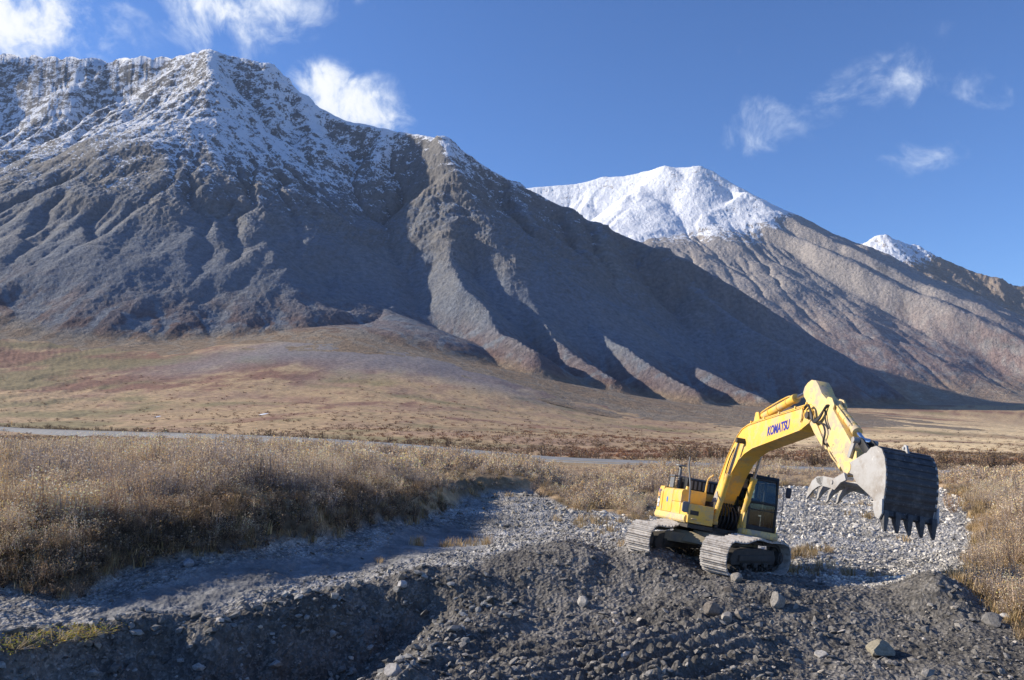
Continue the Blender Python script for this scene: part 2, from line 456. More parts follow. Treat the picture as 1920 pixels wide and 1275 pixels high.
# grey alluvial fan and its red rim
fa = atY(715, 500, 1500)
fd = np.hypot((xf - fa.x) * 1.0, yf - fa.y); fang = np.arctan2(xf - fa.x, -(yf - fa.y))
fan = sst(-(fd / (620 + 160 * fbm(xf, yf, 200, 3, seed=86))), -1.1, -.75) * sst(-np.abs(fang - .30), -.75, -.45)
c = lerp(c, np.tile(greyf, (len(xf), 1)), fan * .8)
rd = road_d(xf, yf) + .5 * a3
c = lerp(c, np.tile(c3(.30, .23, .14), (len(xf), 1)), .6 * (1 - sst(rd, 7, 14)))
blend = sst(rf, 60, 74)
C[fm] = lerp(C[fm], c, blend)
ground = make_mesh('ground', np.stack([X, Y, Z], 1), grid_faces(nr, nc, True), M_GRND, {'pebble': peb}, col=C)
ground['kind'] = 'structure'

# ------------------------------------------------------------------ road ribbon on a low bank
def h_at(xs, ys):
    return h_ground(np.array(xs, float), np.array(ys, float))


def resample(pts, step):
    o = [np.array(pts[0][:2], float)]
    for a, b in zip(pts[:-1], pts[1:]):
        a = np.array(a[:2], float); b = np.array(b[:2], float); n = max(1, int(np.hypot(*(b - a)) / step))
        for i in range(1, n + 1): o.append(a + (b - a) * i / n)
    return np.array(o)


def simple_mat(name, col, rough=.8, metal=0.0, spec=.3, noise=None, bump=0.0, nscale=6.0):
    m = bpy.data.materials.new(name); m.use_nodes = True; t = NT(m.node_tree)
    bs = t.node('ShaderNodeBsdfPrincipled', ins={'Base Color': (*col, 1), 'Roughness': rough, 'Metallic': metal, 'Specular IOR Level': spec})
    o = t.node('ShaderNodeOutputMaterial'); t.l.new(bs.outputs[0], o.inputs[0])
    if noise:
        pos = t.node('ShaderNodeTexCoord').outputs['Object']
        v = t.noise(pos, nscale, 8, .68)
        cc = t.mix(t.ss(v, .42, .66), col, noise)
        t.l.new(cc, bs.inputs['Base Color'])
        if bump:
            bp = t.node('ShaderNodeBump', ins={'Strength': .6, 'Distance': bump}); t.l.new(t.noise(pos, nscale * 4, 6, .7), bp.inputs['Height']); t.l.new(bp.outputs[0], bs.inputs['Normal'])
    return m


rc = resample(ROAD, 6.0)
for _ in range(14): rc[1:-1] = (rc[:-2] + 2 * rc[1:-1] + rc[2:]) / 4
tg = np.gradient(rc, axis=0); tg /= np.linalg.norm(tg, axis=1, keepdims=True); nm = np.stack([-tg[:, 1], tg[:, 0]], 1)
zc = h_base(rc[:, 0], rc[:, 1])
rise = np.interp(960 + F * rc[:, 0] / np.maximum(rc[:, 1], 1), [0, 300, 640, 1000, 1400], [1.8, 1.7, 1.1, .35, .10])
offs = [(-7.0, -1.6, 0), (-3.8, -.05, 1), (-3.2, 0, 1), (0, .06, 1), (3.2, 0, 1), (3.8, -.05, 1), (7.0, -1.6, 0)]
Vr = []
for (o_, dz, k_) in offs:
    oo = o_ * (1 + (rise * .22 if k_ == 0 else 0))
    Vr.append(np.stack([rc[:, 0] + nm[:, 0] * oo, rc[:, 1] + nm[:, 1] * oo, zc + dz + rise * k_], 1))
Vr = np.stack(Vr, 1).reshape(-1, 3)
M_ROAD = simple_mat('gravel_road', (.21, .215, .215), .9, noise=(.29, .28, .27), bump=.05, nscale=.4)
road = make_mesh('road', Vr, grid_faces(len(rc), len(offs)), M_ROAD); road['kind'] = 'structure'
M_SHLD = simple_mat('road_shoulder_gravel', (.33, .28, .21), .9, noise=(.25, .21, .16), bump=.05, nscale=.5)
for k_ in (1, 5):
    a_ = Vr.reshape(len(rc), len(offs), 3)[:, k_ - (1 if k_ == 5 else 0)]; b_ = Vr.reshape(len(rc), len(offs), 3)[:, k_ + (1 if k_ == 1 else 0)]
    so_ = make_mesh('road_shoulder', np.stack([a_ + [0, 0, .02], b_ + [0, 0, .02]], 1).reshape(-1, 3), grid_faces(len(rc), 2), M_SHLD); so_['kind'] = 'structure'

# ------------------------------------------------------------------ mountains
LEFT = [
    [(-900, 330, 2150), (-500, 200, 2250), (-200, 112, 2330), (-60, 100, 2350), (0, 95, 2350), (60, 98, 2360), (130, 101, 2350), (180, 104, 2350), (260, 100, 2350), (330, 99, 2340), (360, 92, 2320), (395, 88, 2300), (440, 100, 2300), (500, 114, 2290), (520, 140, 2270), (560, 170, 2260),
     (600, 196, 2250), (650, 221, 2240), (700, 228, 2220), (722, 236, 2200), (780, 243, 2170), (830, 255, 2130), (880, 285, 2140), (920, 311, 2140), (960, 335, 2150), (1000, 352, 2150), (1060, 385, 2150), (1120, 415, 2150), (1180, 440, 2150), (1240, 462, 2110), (1288, 477, 2070), (1305, 490, 2060),
     (1340, 508, 2040), (1400, 541, 2010), (1450, 570, 2000), (1500, 598, 1990), (1580, 645, 1960), (1650, 690, 1930), (1690, 722, 1900)],
    [(395, 88, 2300), (405, 140, 2180), (418, 200, 2070), (428, 255, 1980), (440, 330, 1880), (440, 395, 1790), (434, 450, 1700), (428, 510, 1590)],   # central spur
    [(440, 330, 1880), (500, 400, 1820), (560, 470, 1710), (600, 520, 1610), (620, 560, 1530)],
    [(434, 400, 1790), (380, 450, 1720), (330, 500, 1620), (290, 545, 1530)],
    [(300, 330, 1930), (220, 400, 1800), (140, 455, 1680), (70, 500, 1570)],
    [(418, 200, 2070), (360, 262, 2000), (300, 330, 1930)],
    [(170, 103, 2350), (150, 180, 2260), (118, 260, 2180), (104, 320, 2120)],
    [(-60, 100, 2350), (-50, 220, 2150), (-60, 330, 1950), (-75, 430, 1760), (-100, 520, 1560)],
    [(-400, 160, 2300), (-350, 350, 1900), (-380, 520, 1500)],
    [(560, 170, 2260), (590, 240, 2170), (620, 300, 2090), (632, 350, 2030)],
    [(500, 114, 2290), (500, 200, 2200), (520, 280, 2120), (545, 350, 2040)],
    [(260, 100, 2350), (280, 160, 2280), (300, 200, 2220)],
    [(830, 255, 2130), (852, 320, 1990), (846, 380, 1890), (832, 430, 1800), (842, 490, 1700), (880, 550, 1590), (940, 615, 1470), (1000, 655, 1390)],   # second spur
    [(720, 237, 2200), (700, 300, 2110), (720, 380, 2010), (750, 460, 1880)],
    [(852, 320, 1990), (900, 400, 1900), (960, 500, 1760), (1000, 580, 1630), (1070, 650, 1490), (1130, 700, 1390)],
    [(960, 335, 2150), (1000, 420, 1980), (1040, 510, 1850), (1100, 575, 1730), (1150, 640, 1600), (1230, 690, 1500), (1300, 725, 1430)],
    [(1120, 415, 2150), (1150, 510, 1990), (1175, 600, 1830), (1240, 645, 1730), (1330, 690, 1620), (1400, 725, 1540), (1450, 755, 1480)],
    [(1240, 462, 2110), (1300, 545, 2010), (1390, 600, 1920), (1480, 650, 1850), (1560, 690, 1800)],
    [(1060, 385, 2150), (1090, 470, 2030), (1110, 530, 1940)],
]
SNOWY = [
    [(880, 370, 4400), (1000, 347, 4300), (1080, 341, 4250), (1130, 328, 4200), (1170, 326, 4150), (1210, 317, 4080), (1240, 308, 4000), (1275, 310, 3960), (1306, 308, 3900), (1340, 330, 3860), (1370, 352, 3800), (1396, 358, 3700), (1440, 385, 3650), (1500, 418, 3600), (1560, 440, 3500), (1620, 458, 3400), (1700, 500, 3300), (1760, 543, 3200), (1860, 605, 3050), (1960, 655, 2900), (2100, 715, 2800)],
    [(1240, 308, 4000), (1205, 345, 3930), (1175, 390, 3850), (1150, 440, 3760)],
    [(1210, 317, 4080), (1225, 380, 3880), (1215, 430, 3780)],
    [(1306, 308, 3900), (1290, 370, 3800), (1260, 430, 3700)],
    [(1130, 328, 4200), (1100, 380, 4050), (1060, 420, 3950)],
    [(1396, 358, 3700), (1330, 400, 3560), (1280, 440, 3440), (1235, 470, 3350), (1200, 540, 3200)],
    [(1396, 358, 3700), (1410, 430, 3520), (1430, 490, 3370), (1470, 550, 3200), (1530, 610, 2980)],
    [(1500, 418, 3600), (1560, 500, 3380), (1580, 560, 3210)],
    [(1620, 458, 3400), (1640, 510, 3260), (1690, 545, 3110), (1700, 585, 2960), (1650, 600, 2850), (1590, 640, 2740)],
    [(1690, 510, 3270), (1730, 560, 3070), (1760, 620, 2880), (1760, 680, 2680)],
    [(1860, 605, 3050), (1860, 680, 2800)],
]
FARPK = [
    [(1480, 500, 5600), (1560, 480, 5500), (1612, 456, 5400), (1656, 437, 5300), (1680, 447, 5300), (1700, 456, 5280), (1716, 455, 5280), (1736, 470, 5250), (1780, 487, 5200), (1800, 496, 5150), (1860, 518, 5050), (1900, 532, 5000), (1960, 540, 5000), (2150, 590, 4900)],
    [(1656, 437, 5300), (1680, 480, 5150), (1720, 530, 4950)], [(1736, 470, 5250), (1790, 540, 4950)],
    [(1860, 518, 5050), (1880, 580, 4750), (1900, 640, 4500)], [(1960, 540, 5000), (1960, 600, 4700)],
]


def mountain_h(x, y, ridges, s0, s1, L, amp, warp, shape_only=False):
    wx = x + warp * fbm(x, y, 230, 5, .5, seed=101) + .25 * warp * fbm(x, y, 45, 3, seed=105)
    wy = y + warp * fbm(x, y, 230, 5, .5, seed=102)
    best = np.full(x.shape, -1e4); D = np.zeros(x.shape); QX = np.zeros(x.shape); QY = np.zeros(x.shape); ZR = np.zeros(x.shape)
    for ri, rg in enumerate(ridges):
        for d, zr, qx, qy in seg_dist(wx if ri else x * .75 + wx * .25, wy if ri else y * .75 + wy * .25, ridge3(rg)):
            if ri:
                dr = np.sqrt(d * d + 14 ** 2) - 14
                h = zr - ((s1 - .06) * dr + (s0 - s1) * .45 * L * (1 - np.exp(-dr / L)))
            else: h = zr - (s1 * d + (s0 - s1) * L * (1 - np.exp(-d / L)))
            m = h > best
            best = np.where(m, h, best); D = np.where(m, d, D); QX = np.where(m, qx, QX); QY = np.where(m, qy, QY); ZR = np.where(m, zr, ZR)
    # streaks that follow the fall line, crags near the crest
    jx = 16 * fbm(x, y, 70, 4, .6, seed=107); jy = 16 * fbm(x, y, 70, 4, .6, seed=108)
    ax = QX + .14 * (x - QX) + jx; ay = QY + .14 * (y - QY) + jy
    st = fbm(ax, ay, 34, 4, .6, True, seed=111) * .6 + .5 * fbm(ax, ay, 90, 3, .5, seed=112)
    gd = sst(D, 20, 190) * (1 - .75 * sst(D, 420, 800))
    crag = fbm(x, y, 60, 6, .62, True, seed=121)
    up = 1 - sst(D, 60, 330)
    if shape_only: return best, D, st, up, crag
    z = best
    return z, D, st, up, crag


def shift(a, di, dj):
    n, m = a.shape; p = np.pad(a, 1, mode='edge'); return p[1 - di:1 - di + n, 1 - dj:1 - dj + m]


def erode(x0, x1, y0, y1, dx, ridges, s0, s1, L, amp, warp, n_it, K, talus_ang, seed):
    """carve branching gullies by running water over the range, then let scree slump below them"""
    gx = np.arange(x0, x1, dx); gy = np.arange(y0, y1, dx); GX, GY = np.meshgrid(gx, gy)
    z, D, st, up, crag = mountain_h(GX.ravel(), GY.ravel(), ridges, s0, s1, L, amp, warp, True)
    HBg = h_base(GX.ravel(), GY.ravel())
    sh = GX.shape; z = z.reshape(sh); D = D.reshape(sh); up = up.reshape(sh); HBg = HBg.reshape(sh)
    z = z + (amp * .9 * sst(D, 15, 160) * (st.reshape(sh) * .45 + .75 * fbm(GX, GY, 110, 5, .55, True, seed=seed)) + amp * .35 * fbm(GX, GY, 25, 4, .6, seed=seed + 1) * sst(D, 0, 40))
    z = np.maximum(z, HBg - 95)
    offs_ = [(1, 0), (-1, 0), (0, 1), (0, -1), (1, 1), (1, -1), (-1, 1), (-1, -1)]
    idx = np.arange(z.size).reshape(sh); crest = 1 - sst(D, 8, 40)
    A = None; Km = K * (.25 + 1.35 * sst(fbm(GX, GY, 330, 4, seed=seed + 5), -.18, .28)) * (.35 + .65 * sst(z - HBg, 60, 260))
    for it in range(n_it):
        sl = np.stack([(z - shift(z, *o)) / (dx * (1.414 if o[0] and o[1] else 1)) for o in offs_]); sl[:, 0] = 0; sl[:, -1] = 0; sl[:, :, 0] = 0; sl[:, :, -1] = 0
        k = sl.argmax(0); smax = np.maximum(np.take_along_axis(sl, k[None], 0)[0], 0)
        rec = np.stack([shift(idx, *o) for o in offs_]); rec = np.take_along_axis(rec, k[None], 0)[0]; rec = np.where(smax > 0, rec, idx)
        if it % 2 == 0:
            order = np.argsort(-z, axis=None, kind='stable'); a = [1.0] * z.size; rl = rec.ravel().tolist()
            for i in order.tolist():
                r_ = rl[i]
                if r_ != i: a[r_] += a[i]
            A = np.array(a).reshape(sh)
        dz = Km * np.minimum(A, 900) ** .5 * smax * dx * .1
        dz = np.minimum(dz, .45 * smax * dx) * (1 - .85 * crest)
        z = z - dz
        # hillslope creep and slump
        mv = np.zeros(sh)
        for o in offs_[:4]:
            d = z - shift(z, *o); e = np.maximum(np.abs(d) - talus_ang * dx, 0) * np.sign(d); mv -= .20 * e
        mv *= (.25 + .75 * (1 - up)); z = z + mv * (1 - .8 * crest)
        lap = (shift(z, 1, 0) + shift(z, -1, 0) + shift(z, 0, 1) + shift(z, 0, -1) - 4 * z)
        z = z + .035 * lap
    # loose scree at the foot of the faces: smooth it out and fill the gully mouths
    el = z - HBg; low = (1 - sst(el + 40 * fbm(GX, GY, 160, 3, seed=seed + 3), 90, 380))
    for it in range(40):
        mv = np.zeros(sh)
        for o in offs_[:4]:
            d = z - shift(z, *o); e = np.maximum(np.abs(d) - .60 * dx, 0) * np.sign(d); mv -= .22 * e
        z = z + mv * low
    return gx, gy, z, np.log(A), low


def sample(gx, gy, arr, x, y):
    fx = np.clip((x - gx[0]) / (gx[1] - gx[0]), 0, len(gx) - 1.001); fy = np.clip((y - gy[0]) / (gy[1] - gy[0]), 0, len(gy) - 1.001)
    i = fx.astype(int); j = fy.astype(int); u = fx - i; v = fy - j
    return (arr[j, i] * (1 - u) + arr[j, i + 1] * u) * (1 - v) + (arr[j + 1, i] * (1 - u) + arr[j + 1, i + 1] * u) * v


def talus(z, x, y):
    cones = [(212, 478, 1560, 70), (285, 500, 1570, 60), (362, 470, 1590, 95), (462, 510, 1560, 85), (545, 470, 1590, 90), (620, 560, 1500, 60), (150, 520, 1520, 60), (930, 600, 1500, 90), (1030, 640, 1460, 90), (860, 560, 1600, 80)]
    fanm = np.zeros(x.shape); z0 = z.copy()
    for (px, py, Yd, wdt) in cones:
        p = atY(px, py, RY(Yd))
        j = np.argmin((x - p.x) ** 2 + (y - p.y) ** 2)
        d = np.hypot((x - p.x) * 1.25 + 4 * fbm(x, y, 20, 2, seed=140), y - p.y)
        h = z0[j] + 20 - (.56 * d + 10 * (1 - np.exp(-d / 50)))
        h = np.minimum(h, z0 + 30 + 5 * fbm(x, y, 60, 3, seed=141))
        m = (h > z) & (d < 420) & (y < p.y + 40)
        z = np.where(m, h, z); fanm = np.where(m, 1.0, fanm)
    return z, fanm


def build_mountain(name, ridges, th, rr, kind, s0, s1, L, amp, warp, grid):
    TH, RR = np.meshgrid(th, rr); X = (RR * np.sin(TH)).ravel(); Y = (RR * np.cos(TH)).ravel()
    gx_, gy_, zg_, Ag_, lg_ = erode(*grid[:5], ridges, s0, s1, L, amp, warp, *grid[5:])
    Zb, D, st, up, crag = mountain_h(X, Y, ridges, s0, s1, L, amp, warp, True)
    Z = sample(gx_, gy_, zg_, X, Y); LA = sample(gx_, gy_, Ag_, X, Y); LO = sample(gx_, gy_, lg_, X, Y)
    outside = (X < gx_[0]) | (X > gx_[-1]) | (Y < gy_[0]) | (Y > gy_[-1]); Z = np.where(outside, Zb, Z)
    rock_ = (1 - LO) * (.40 + .60 * sst(D, 0, 25))
    Z = Z + rock_ * (amp * .58 * crag * (.45 + .55 * up) + amp * .24 * fbm(X, Y, 13, 4, .62, True, seed=132) + amp * .10 * up * np.sin(Z / 7.0 + 5 * fbm(X, Y, 120, 4, seed=131)))
    Z = Z + LO * (1.1 * fbm(X, Y, 12, 4, .65, True, seed=133) + 2.4 * fbm(X, Y, 40, 4, .6, True, seed=134))
    stk = fbm(D * .10 + 7 * fbm(X, Y, 90, 2, seed=171), fbm(X, Y, 60, 2, seed=170) * 0 + np.arctan2(Y - 2600, X) * 900, 26, 4, .6, seed=172) * .4 + st
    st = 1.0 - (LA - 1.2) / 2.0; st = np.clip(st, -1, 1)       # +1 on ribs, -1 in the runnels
    fm_ = np.zeros(len(X))
    HB = h_base(X, Y)
    if kind == 'left':
        for (pt, Lf, Lr) in [((712, 520, 1560), 125, 270), ((-20, 470, 1640), 120, 150), ((1240, 700, 1420), 50, 80)]:
            p = atY(pt[0], pt[1], RY(pt[2])); d = np.hypot(X - p.x, Y - p.y)
            j = np.argmin(d); amp0 = Z[j] + 5 - HB[j]
            Lq = Lf + (Lr - Lf) * sst((X - p.x) / (d + 1), -.1, .8)
            h = HB + amp0 * np.exp(-d / Lq) - 90 * sst(d, 230, 560) + 2.5 * fbm(X, Y, 40, 3, seed=150) - 3
            m = (h > Z) & (d < 1000); Z = np.where(m, h, Z); fm_ = np.where(m & (h > HB), .75 * sst(h - HB, 3, 35), fm_)
    dd_ = Z - HB; kk_ = 15.0 if kind == 'left' else 30.0; Z = HB + .5 * (dd_ + np.sqrt(dd_ * dd_ + kk_ * kk_)) - kk_ * kk_ / 280 - .35
    keepv = dd_ > -70
    nr, nc = len(rr), len(th)
    Fq = grid_faces(nr, nc)
    Fq = Fq[keepv[Fq].any(1)]
    # slope
    Zg = Z.reshape(nr, nc); Xg = X.reshape(nr, nc); Yg = Y.reshape(nr, nc)
    dzr = np.gradient(Zg, axis=0) / np.maximum(np.gradient(RR, axis=0), .1)
    dzt = np.gradient(Zg, axis=1) / np.maximum(np.gradient(TH, axis=1) * RR, .1)
    slope = np.sqrt(dzr ** 2 + dzt ** 2).ravel()
    a = fbm(X, Y, 150, 6, .6, seed=161); b = fbm(X, Y, 40, 5, .6, seed=162)
    rock = c3(.16, .15, .14); scree = c3(.185, .20, .222); warm = c3(.225, .208, .19); redc = c3(.155, .085, .068); tanc = c3(.33, .25, .16)
    n = len(X)
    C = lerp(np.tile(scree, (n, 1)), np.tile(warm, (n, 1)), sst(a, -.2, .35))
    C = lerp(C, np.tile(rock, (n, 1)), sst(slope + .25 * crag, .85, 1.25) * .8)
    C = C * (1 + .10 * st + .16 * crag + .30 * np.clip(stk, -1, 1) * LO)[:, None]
    el = (Z - HB)
    if kind == 'left':
        C = lerp(C, np.tile(scree * np.array([.98, 1.0, 1.04]), (n, 1)), np.clip(.55 + .9 * stk, 0, 1) * LO * .9)
        fm_ = np.maximum(fm_, LO * (1 - sst(st, -.2, .5)))
        low = (1 - sst(el + 60 * a + 40 * st, 20, 150))
        C = lerp(C, np.tile(redc, (n, 1)), low * .85 * (1 - sst(el + 60 * b, 70, 230)) * sst(.4 * st + 1.1 * b + .6 * a, -.15, .35) * (1 - .5 * fm_))
        C = lerp(C, np.tile(tanc * .9, (n, 1)), (1 - sst(el + 12 * b, 2, 26)) * .7)
        # snow line drops to the left
        sl = 660 + 150 * sst(X, -700, 300) + 60 * a
        gu = sst(-st, -.1, .7)
        snow = .69 * sst(Z, sl - 200, sl + 200) - .46 * sst(slope, .75, 1.4) + .06 * sst(Z, 850, 1150) + .26 * gu * sst(Z, 330, 520) + .10
        snow = snow + .20 * sst(D, 40, 0) * sst(Z, 600, 800)
        snow = snow - .55 * (1 - sst(Z, 330, 560)) - .30 * (1 - sst(Z, sl - 330, sl - 120)) * (1 - gu)
        # the sunny western faces of the spurs have melted out
        gx = dzt.ravel()
        snow = snow + .30 * sst(-gx, .15, .55) * sst(Z, 330, 620)
        snow = snow - .55 * sst(gx, .35, .7) * (1 - sst(Z, sl + 60, sl + 190))
    elif kind == 'snowy':
        C = lerp(C, np.tile(c3(.40, .36, .33), (n, 1)), .85 * sst(a + .4, -.2, .3))
        low = 1 - sst(el + 90 * a, 60, 480)
        C = lerp(C, np.tile(c3(.28, .18, .16), (n, 1)), .75 * low * sst(b + .3 * a, -.4, .15))
        C = lerp(C, np.tile(tanc, (n, 1)), .6 * (1 - sst(el + 20 * b, 10, 120)))
        px = 960 + F * X / Y
        sa = atY(1396, 358, 3700); sb = atY(1235, 470, 3350); dl = math.hypot(sb.x - sa.x, sb.y - sa.y)
        side = ((sb.x - sa.x) * (Y - sa.y) - (sb.y - sa.y) * (X - sa.x)) / dl     # negative beyond the brown spur
        sl = 880 + 300 * sst(px, 1430, 1560) - 330 * (1 - sst(side, -45, 15)) - 60 * b
        snow = sst(Z, sl - 210, sl + 90) * 1.25 - .45 * sst(slope, .85, 1.4) - .25 * (1 - sst(Z, sl - 260, sl - 60))
        snow = snow + .1 * sst(-st, 0, .5) * sst(Z, sl - 260, sl)
    else:
        C = lerp(C, np.tile(c3(.33, .26, .20), (n, 1)), .8)
        px = 960 + F * X / Y
        sl = 985 + 330 * sst(px, 1730, 1860)
        snow = sst(Z + 40 * b, sl - 60, sl + 120) * 1.05 - .4 * sst(slope, .8, 1.3)
    used = np.unique(Fq); remap = np.full(n, -1); remap[used] = np.arange(len(used))
    V = np.stack([X, Y, Z], 1)[used]
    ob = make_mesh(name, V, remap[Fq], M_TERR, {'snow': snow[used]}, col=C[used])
    ob['kind'] = 'structure'
    return ob


def ath(px): return math.atan2(px - 960, F)


RY = lambda Y: 1210 + (Y - 1350) * 1.48
th1 = np.concatenate([np.linspace(ath(-900), ath(-80), 120)[:-1], np.linspace(ath(-80), ath(1720), 1150)[:-1], np.linspace(ath(1720), ath(2300), 60)])
rr1 = np.concatenate([np.arange(860, 1500, 3.6), np.arange(1500, 2800, 5.0), np.arange(2820, 4400, 40)])
mleft = build_mountain('mountain', LEFT, th1, rr1, 'left', 1.75, .72, 300, 19, 38, (-2500, 2050, 930, 2960, 6.5, 34, .11, 1.25, 400))
RY = lambda Y: Y
th2 = np.linspace(ath(960), ath(2050), 640)
rr2 = np.concatenate([np.arange(2000, 4700, 8.0), np.arange(4720, 5400, 40)])
msnow = build_mountain('mountain', SNOWY, th2, rr2, 'snowy', 1.3, .66, 260, 13, 45, (-250, 2900, 2050, 4650, 9.0, 26, .06, 1.2, 430))
th3 = np.linspace(ath(1440), ath(2150), 360)
rr3 = np.concatenate([np.arange(4200, 6000, 14.0), np.arange(6020, 6800, 60)])
mfar = build_mountain('mountain', FARPK, th3, rr3, 'far', 1.2, .68, 260, 34, 50, (1500, 4600, 4200, 6000, 14.0, 22, .08, 1.2, 460))


# ------------------------------------------------------------------ materials for the machine
def paint_mat(name, col, dirt, lo=.5, hi=.72, rough=.45, nscale=2.6, worn=None):
    m = bpy.data.materials.new(name); m.use_nodes = True; t = NT(m.node_tree)
    pos = t.node('ShaderNodeTexCoord').outputs['Object']
    v = t.noise(pos, nscale, 9, .7); f = t.ss(v, lo, hi)
    cc = t.mix(f, col, dirt)
    if worn is not None:
        v2 = t.noise(pos, nscale * 3.1, 8, .72)
        cc = t.mix(t.ss(v2, .60, .66), cc, worn)
    st = t.vmath('MULTIPLY', pos, (9.0, 9.0, .8)).outputs[0]
    cc = t.mix(t.math('MULTIPLY', t.ss(t.noise(st, 1.0, 5, .6), .52, .75), .35), cc, dirt)
    bs = t.node('ShaderNodeBsdfPrincipled', ins={'Roughness': rough, 'Specular IOR Level': .4}); t.l.new(cc, bs.inputs['Base Color'])
    t.l.new(t.math('ADD', t.math('MULTIPLY', f, .35), rough), bs.inputs['Roughness'])
    bp = t.node('ShaderNodeBump', ins={'Strength': .25, 'Distance': .01}); t.l.new(v, bp.inputs['Height']); t.l.new(bp.outputs[0], bs.inputs['Normal'])
    o = t.node('ShaderNodeOutputMaterial'); t.l.new(bs.outputs[0], o.inputs[0])
    return m


YEL = paint_mat('yellow_paint', (.82, .50, .085), (.52, .40, .23), .44, .70, worn=(.55, .38, .14))
YELP = paint_mat('faded_yellow_paint', (.78, .56, .20), (.46, .38, .27), .44, .62, worn=(.25, .22, .17))
DARK = paint_mat('black_paint', (.018, .019, .021), (.06, .055, .05), .5, .8, .5)
GREY = paint_mat('grey_steel', (.16, .17, .18), (.26, .25, .23), .5, .8, .5)
STEEL = paint_mat('worn_steel', (.40, .39, .375), (.27, .24, .21), .42, .70, .42, worn=(.52, .50, .47))
STEELD = paint_mat('bucket_shell_steel', (.045, .045, .05), (.13, .125, .12), .48, .66, .45, 4.0, worn=(.19, .18, .17))
MUDDY = paint_mat('dusty_track_steel', (.54, .50, .45), (.34, .30, .26), .45, .62, .75, 5.0, worn=(.33, .27, .22))
TFRAME = paint_mat('dirty_undercarriage', (.30, .25, .16), (.20, .18, .15), .4, .65, .8)
UNDER = paint_mat('black_undercarriage', (.05, .045, .04), (.09, .08, .07), .4, .65, .8)
CHROME = simple_mat('chrome_rod', (.75, .75, .78), .15, 1.0)
RUB = simple_mat('rubber_hose', (.03, .03, .032), .55)
SEATM = simple_mat('seat_fabric', (.025, .026, .03), .9)
BLUE = simple_mat('blue_lettering', (.03, .035, .28), .5)
WHITE = simple_mat('white_lettering', (.8, .8, .78), .5)
ORANGE = simple_mat('orange_lettering', (.75, .38, .12), .5)
PLATE = simple_mat('grey_decal', (.13, .15, .17), .5)
LBLUE = simple_mat('blue_decal', (.05, .2, .5), .5)
MIRR = simple_mat('mirror_back', (.03, .03, .045), .3)


def glass_mat():
    m = bpy.data.materials.new('tinted_cab_glass'); m.use_nodes = True; t = NT(m.node_tree)
    tr = t.node('ShaderNodeBsdfTransparent', ins={'Color': (.74, .82, .79, 1)})
    gl = t.node('ShaderNodeBsdfGlossy', ins={'Color': (.9, .95, 1, 1), 'Roughness': .03})
    fr = t.node('ShaderNodeFresnel', ins={'IOR': 1.5})
    mx = t.node('ShaderNodeMixShader'); t.l.new(fr.outputs[0], mx.inputs[0]); t.l.new(tr.outputs[0], mx.inputs[1]); t.l.new(gl.outputs[0], mx.inputs[2])
    o = t.node('ShaderNodeOutputMaterial'); t.l.new(mx.outputs[0], o.inputs[0]); return m


GLASS = glass_mat()


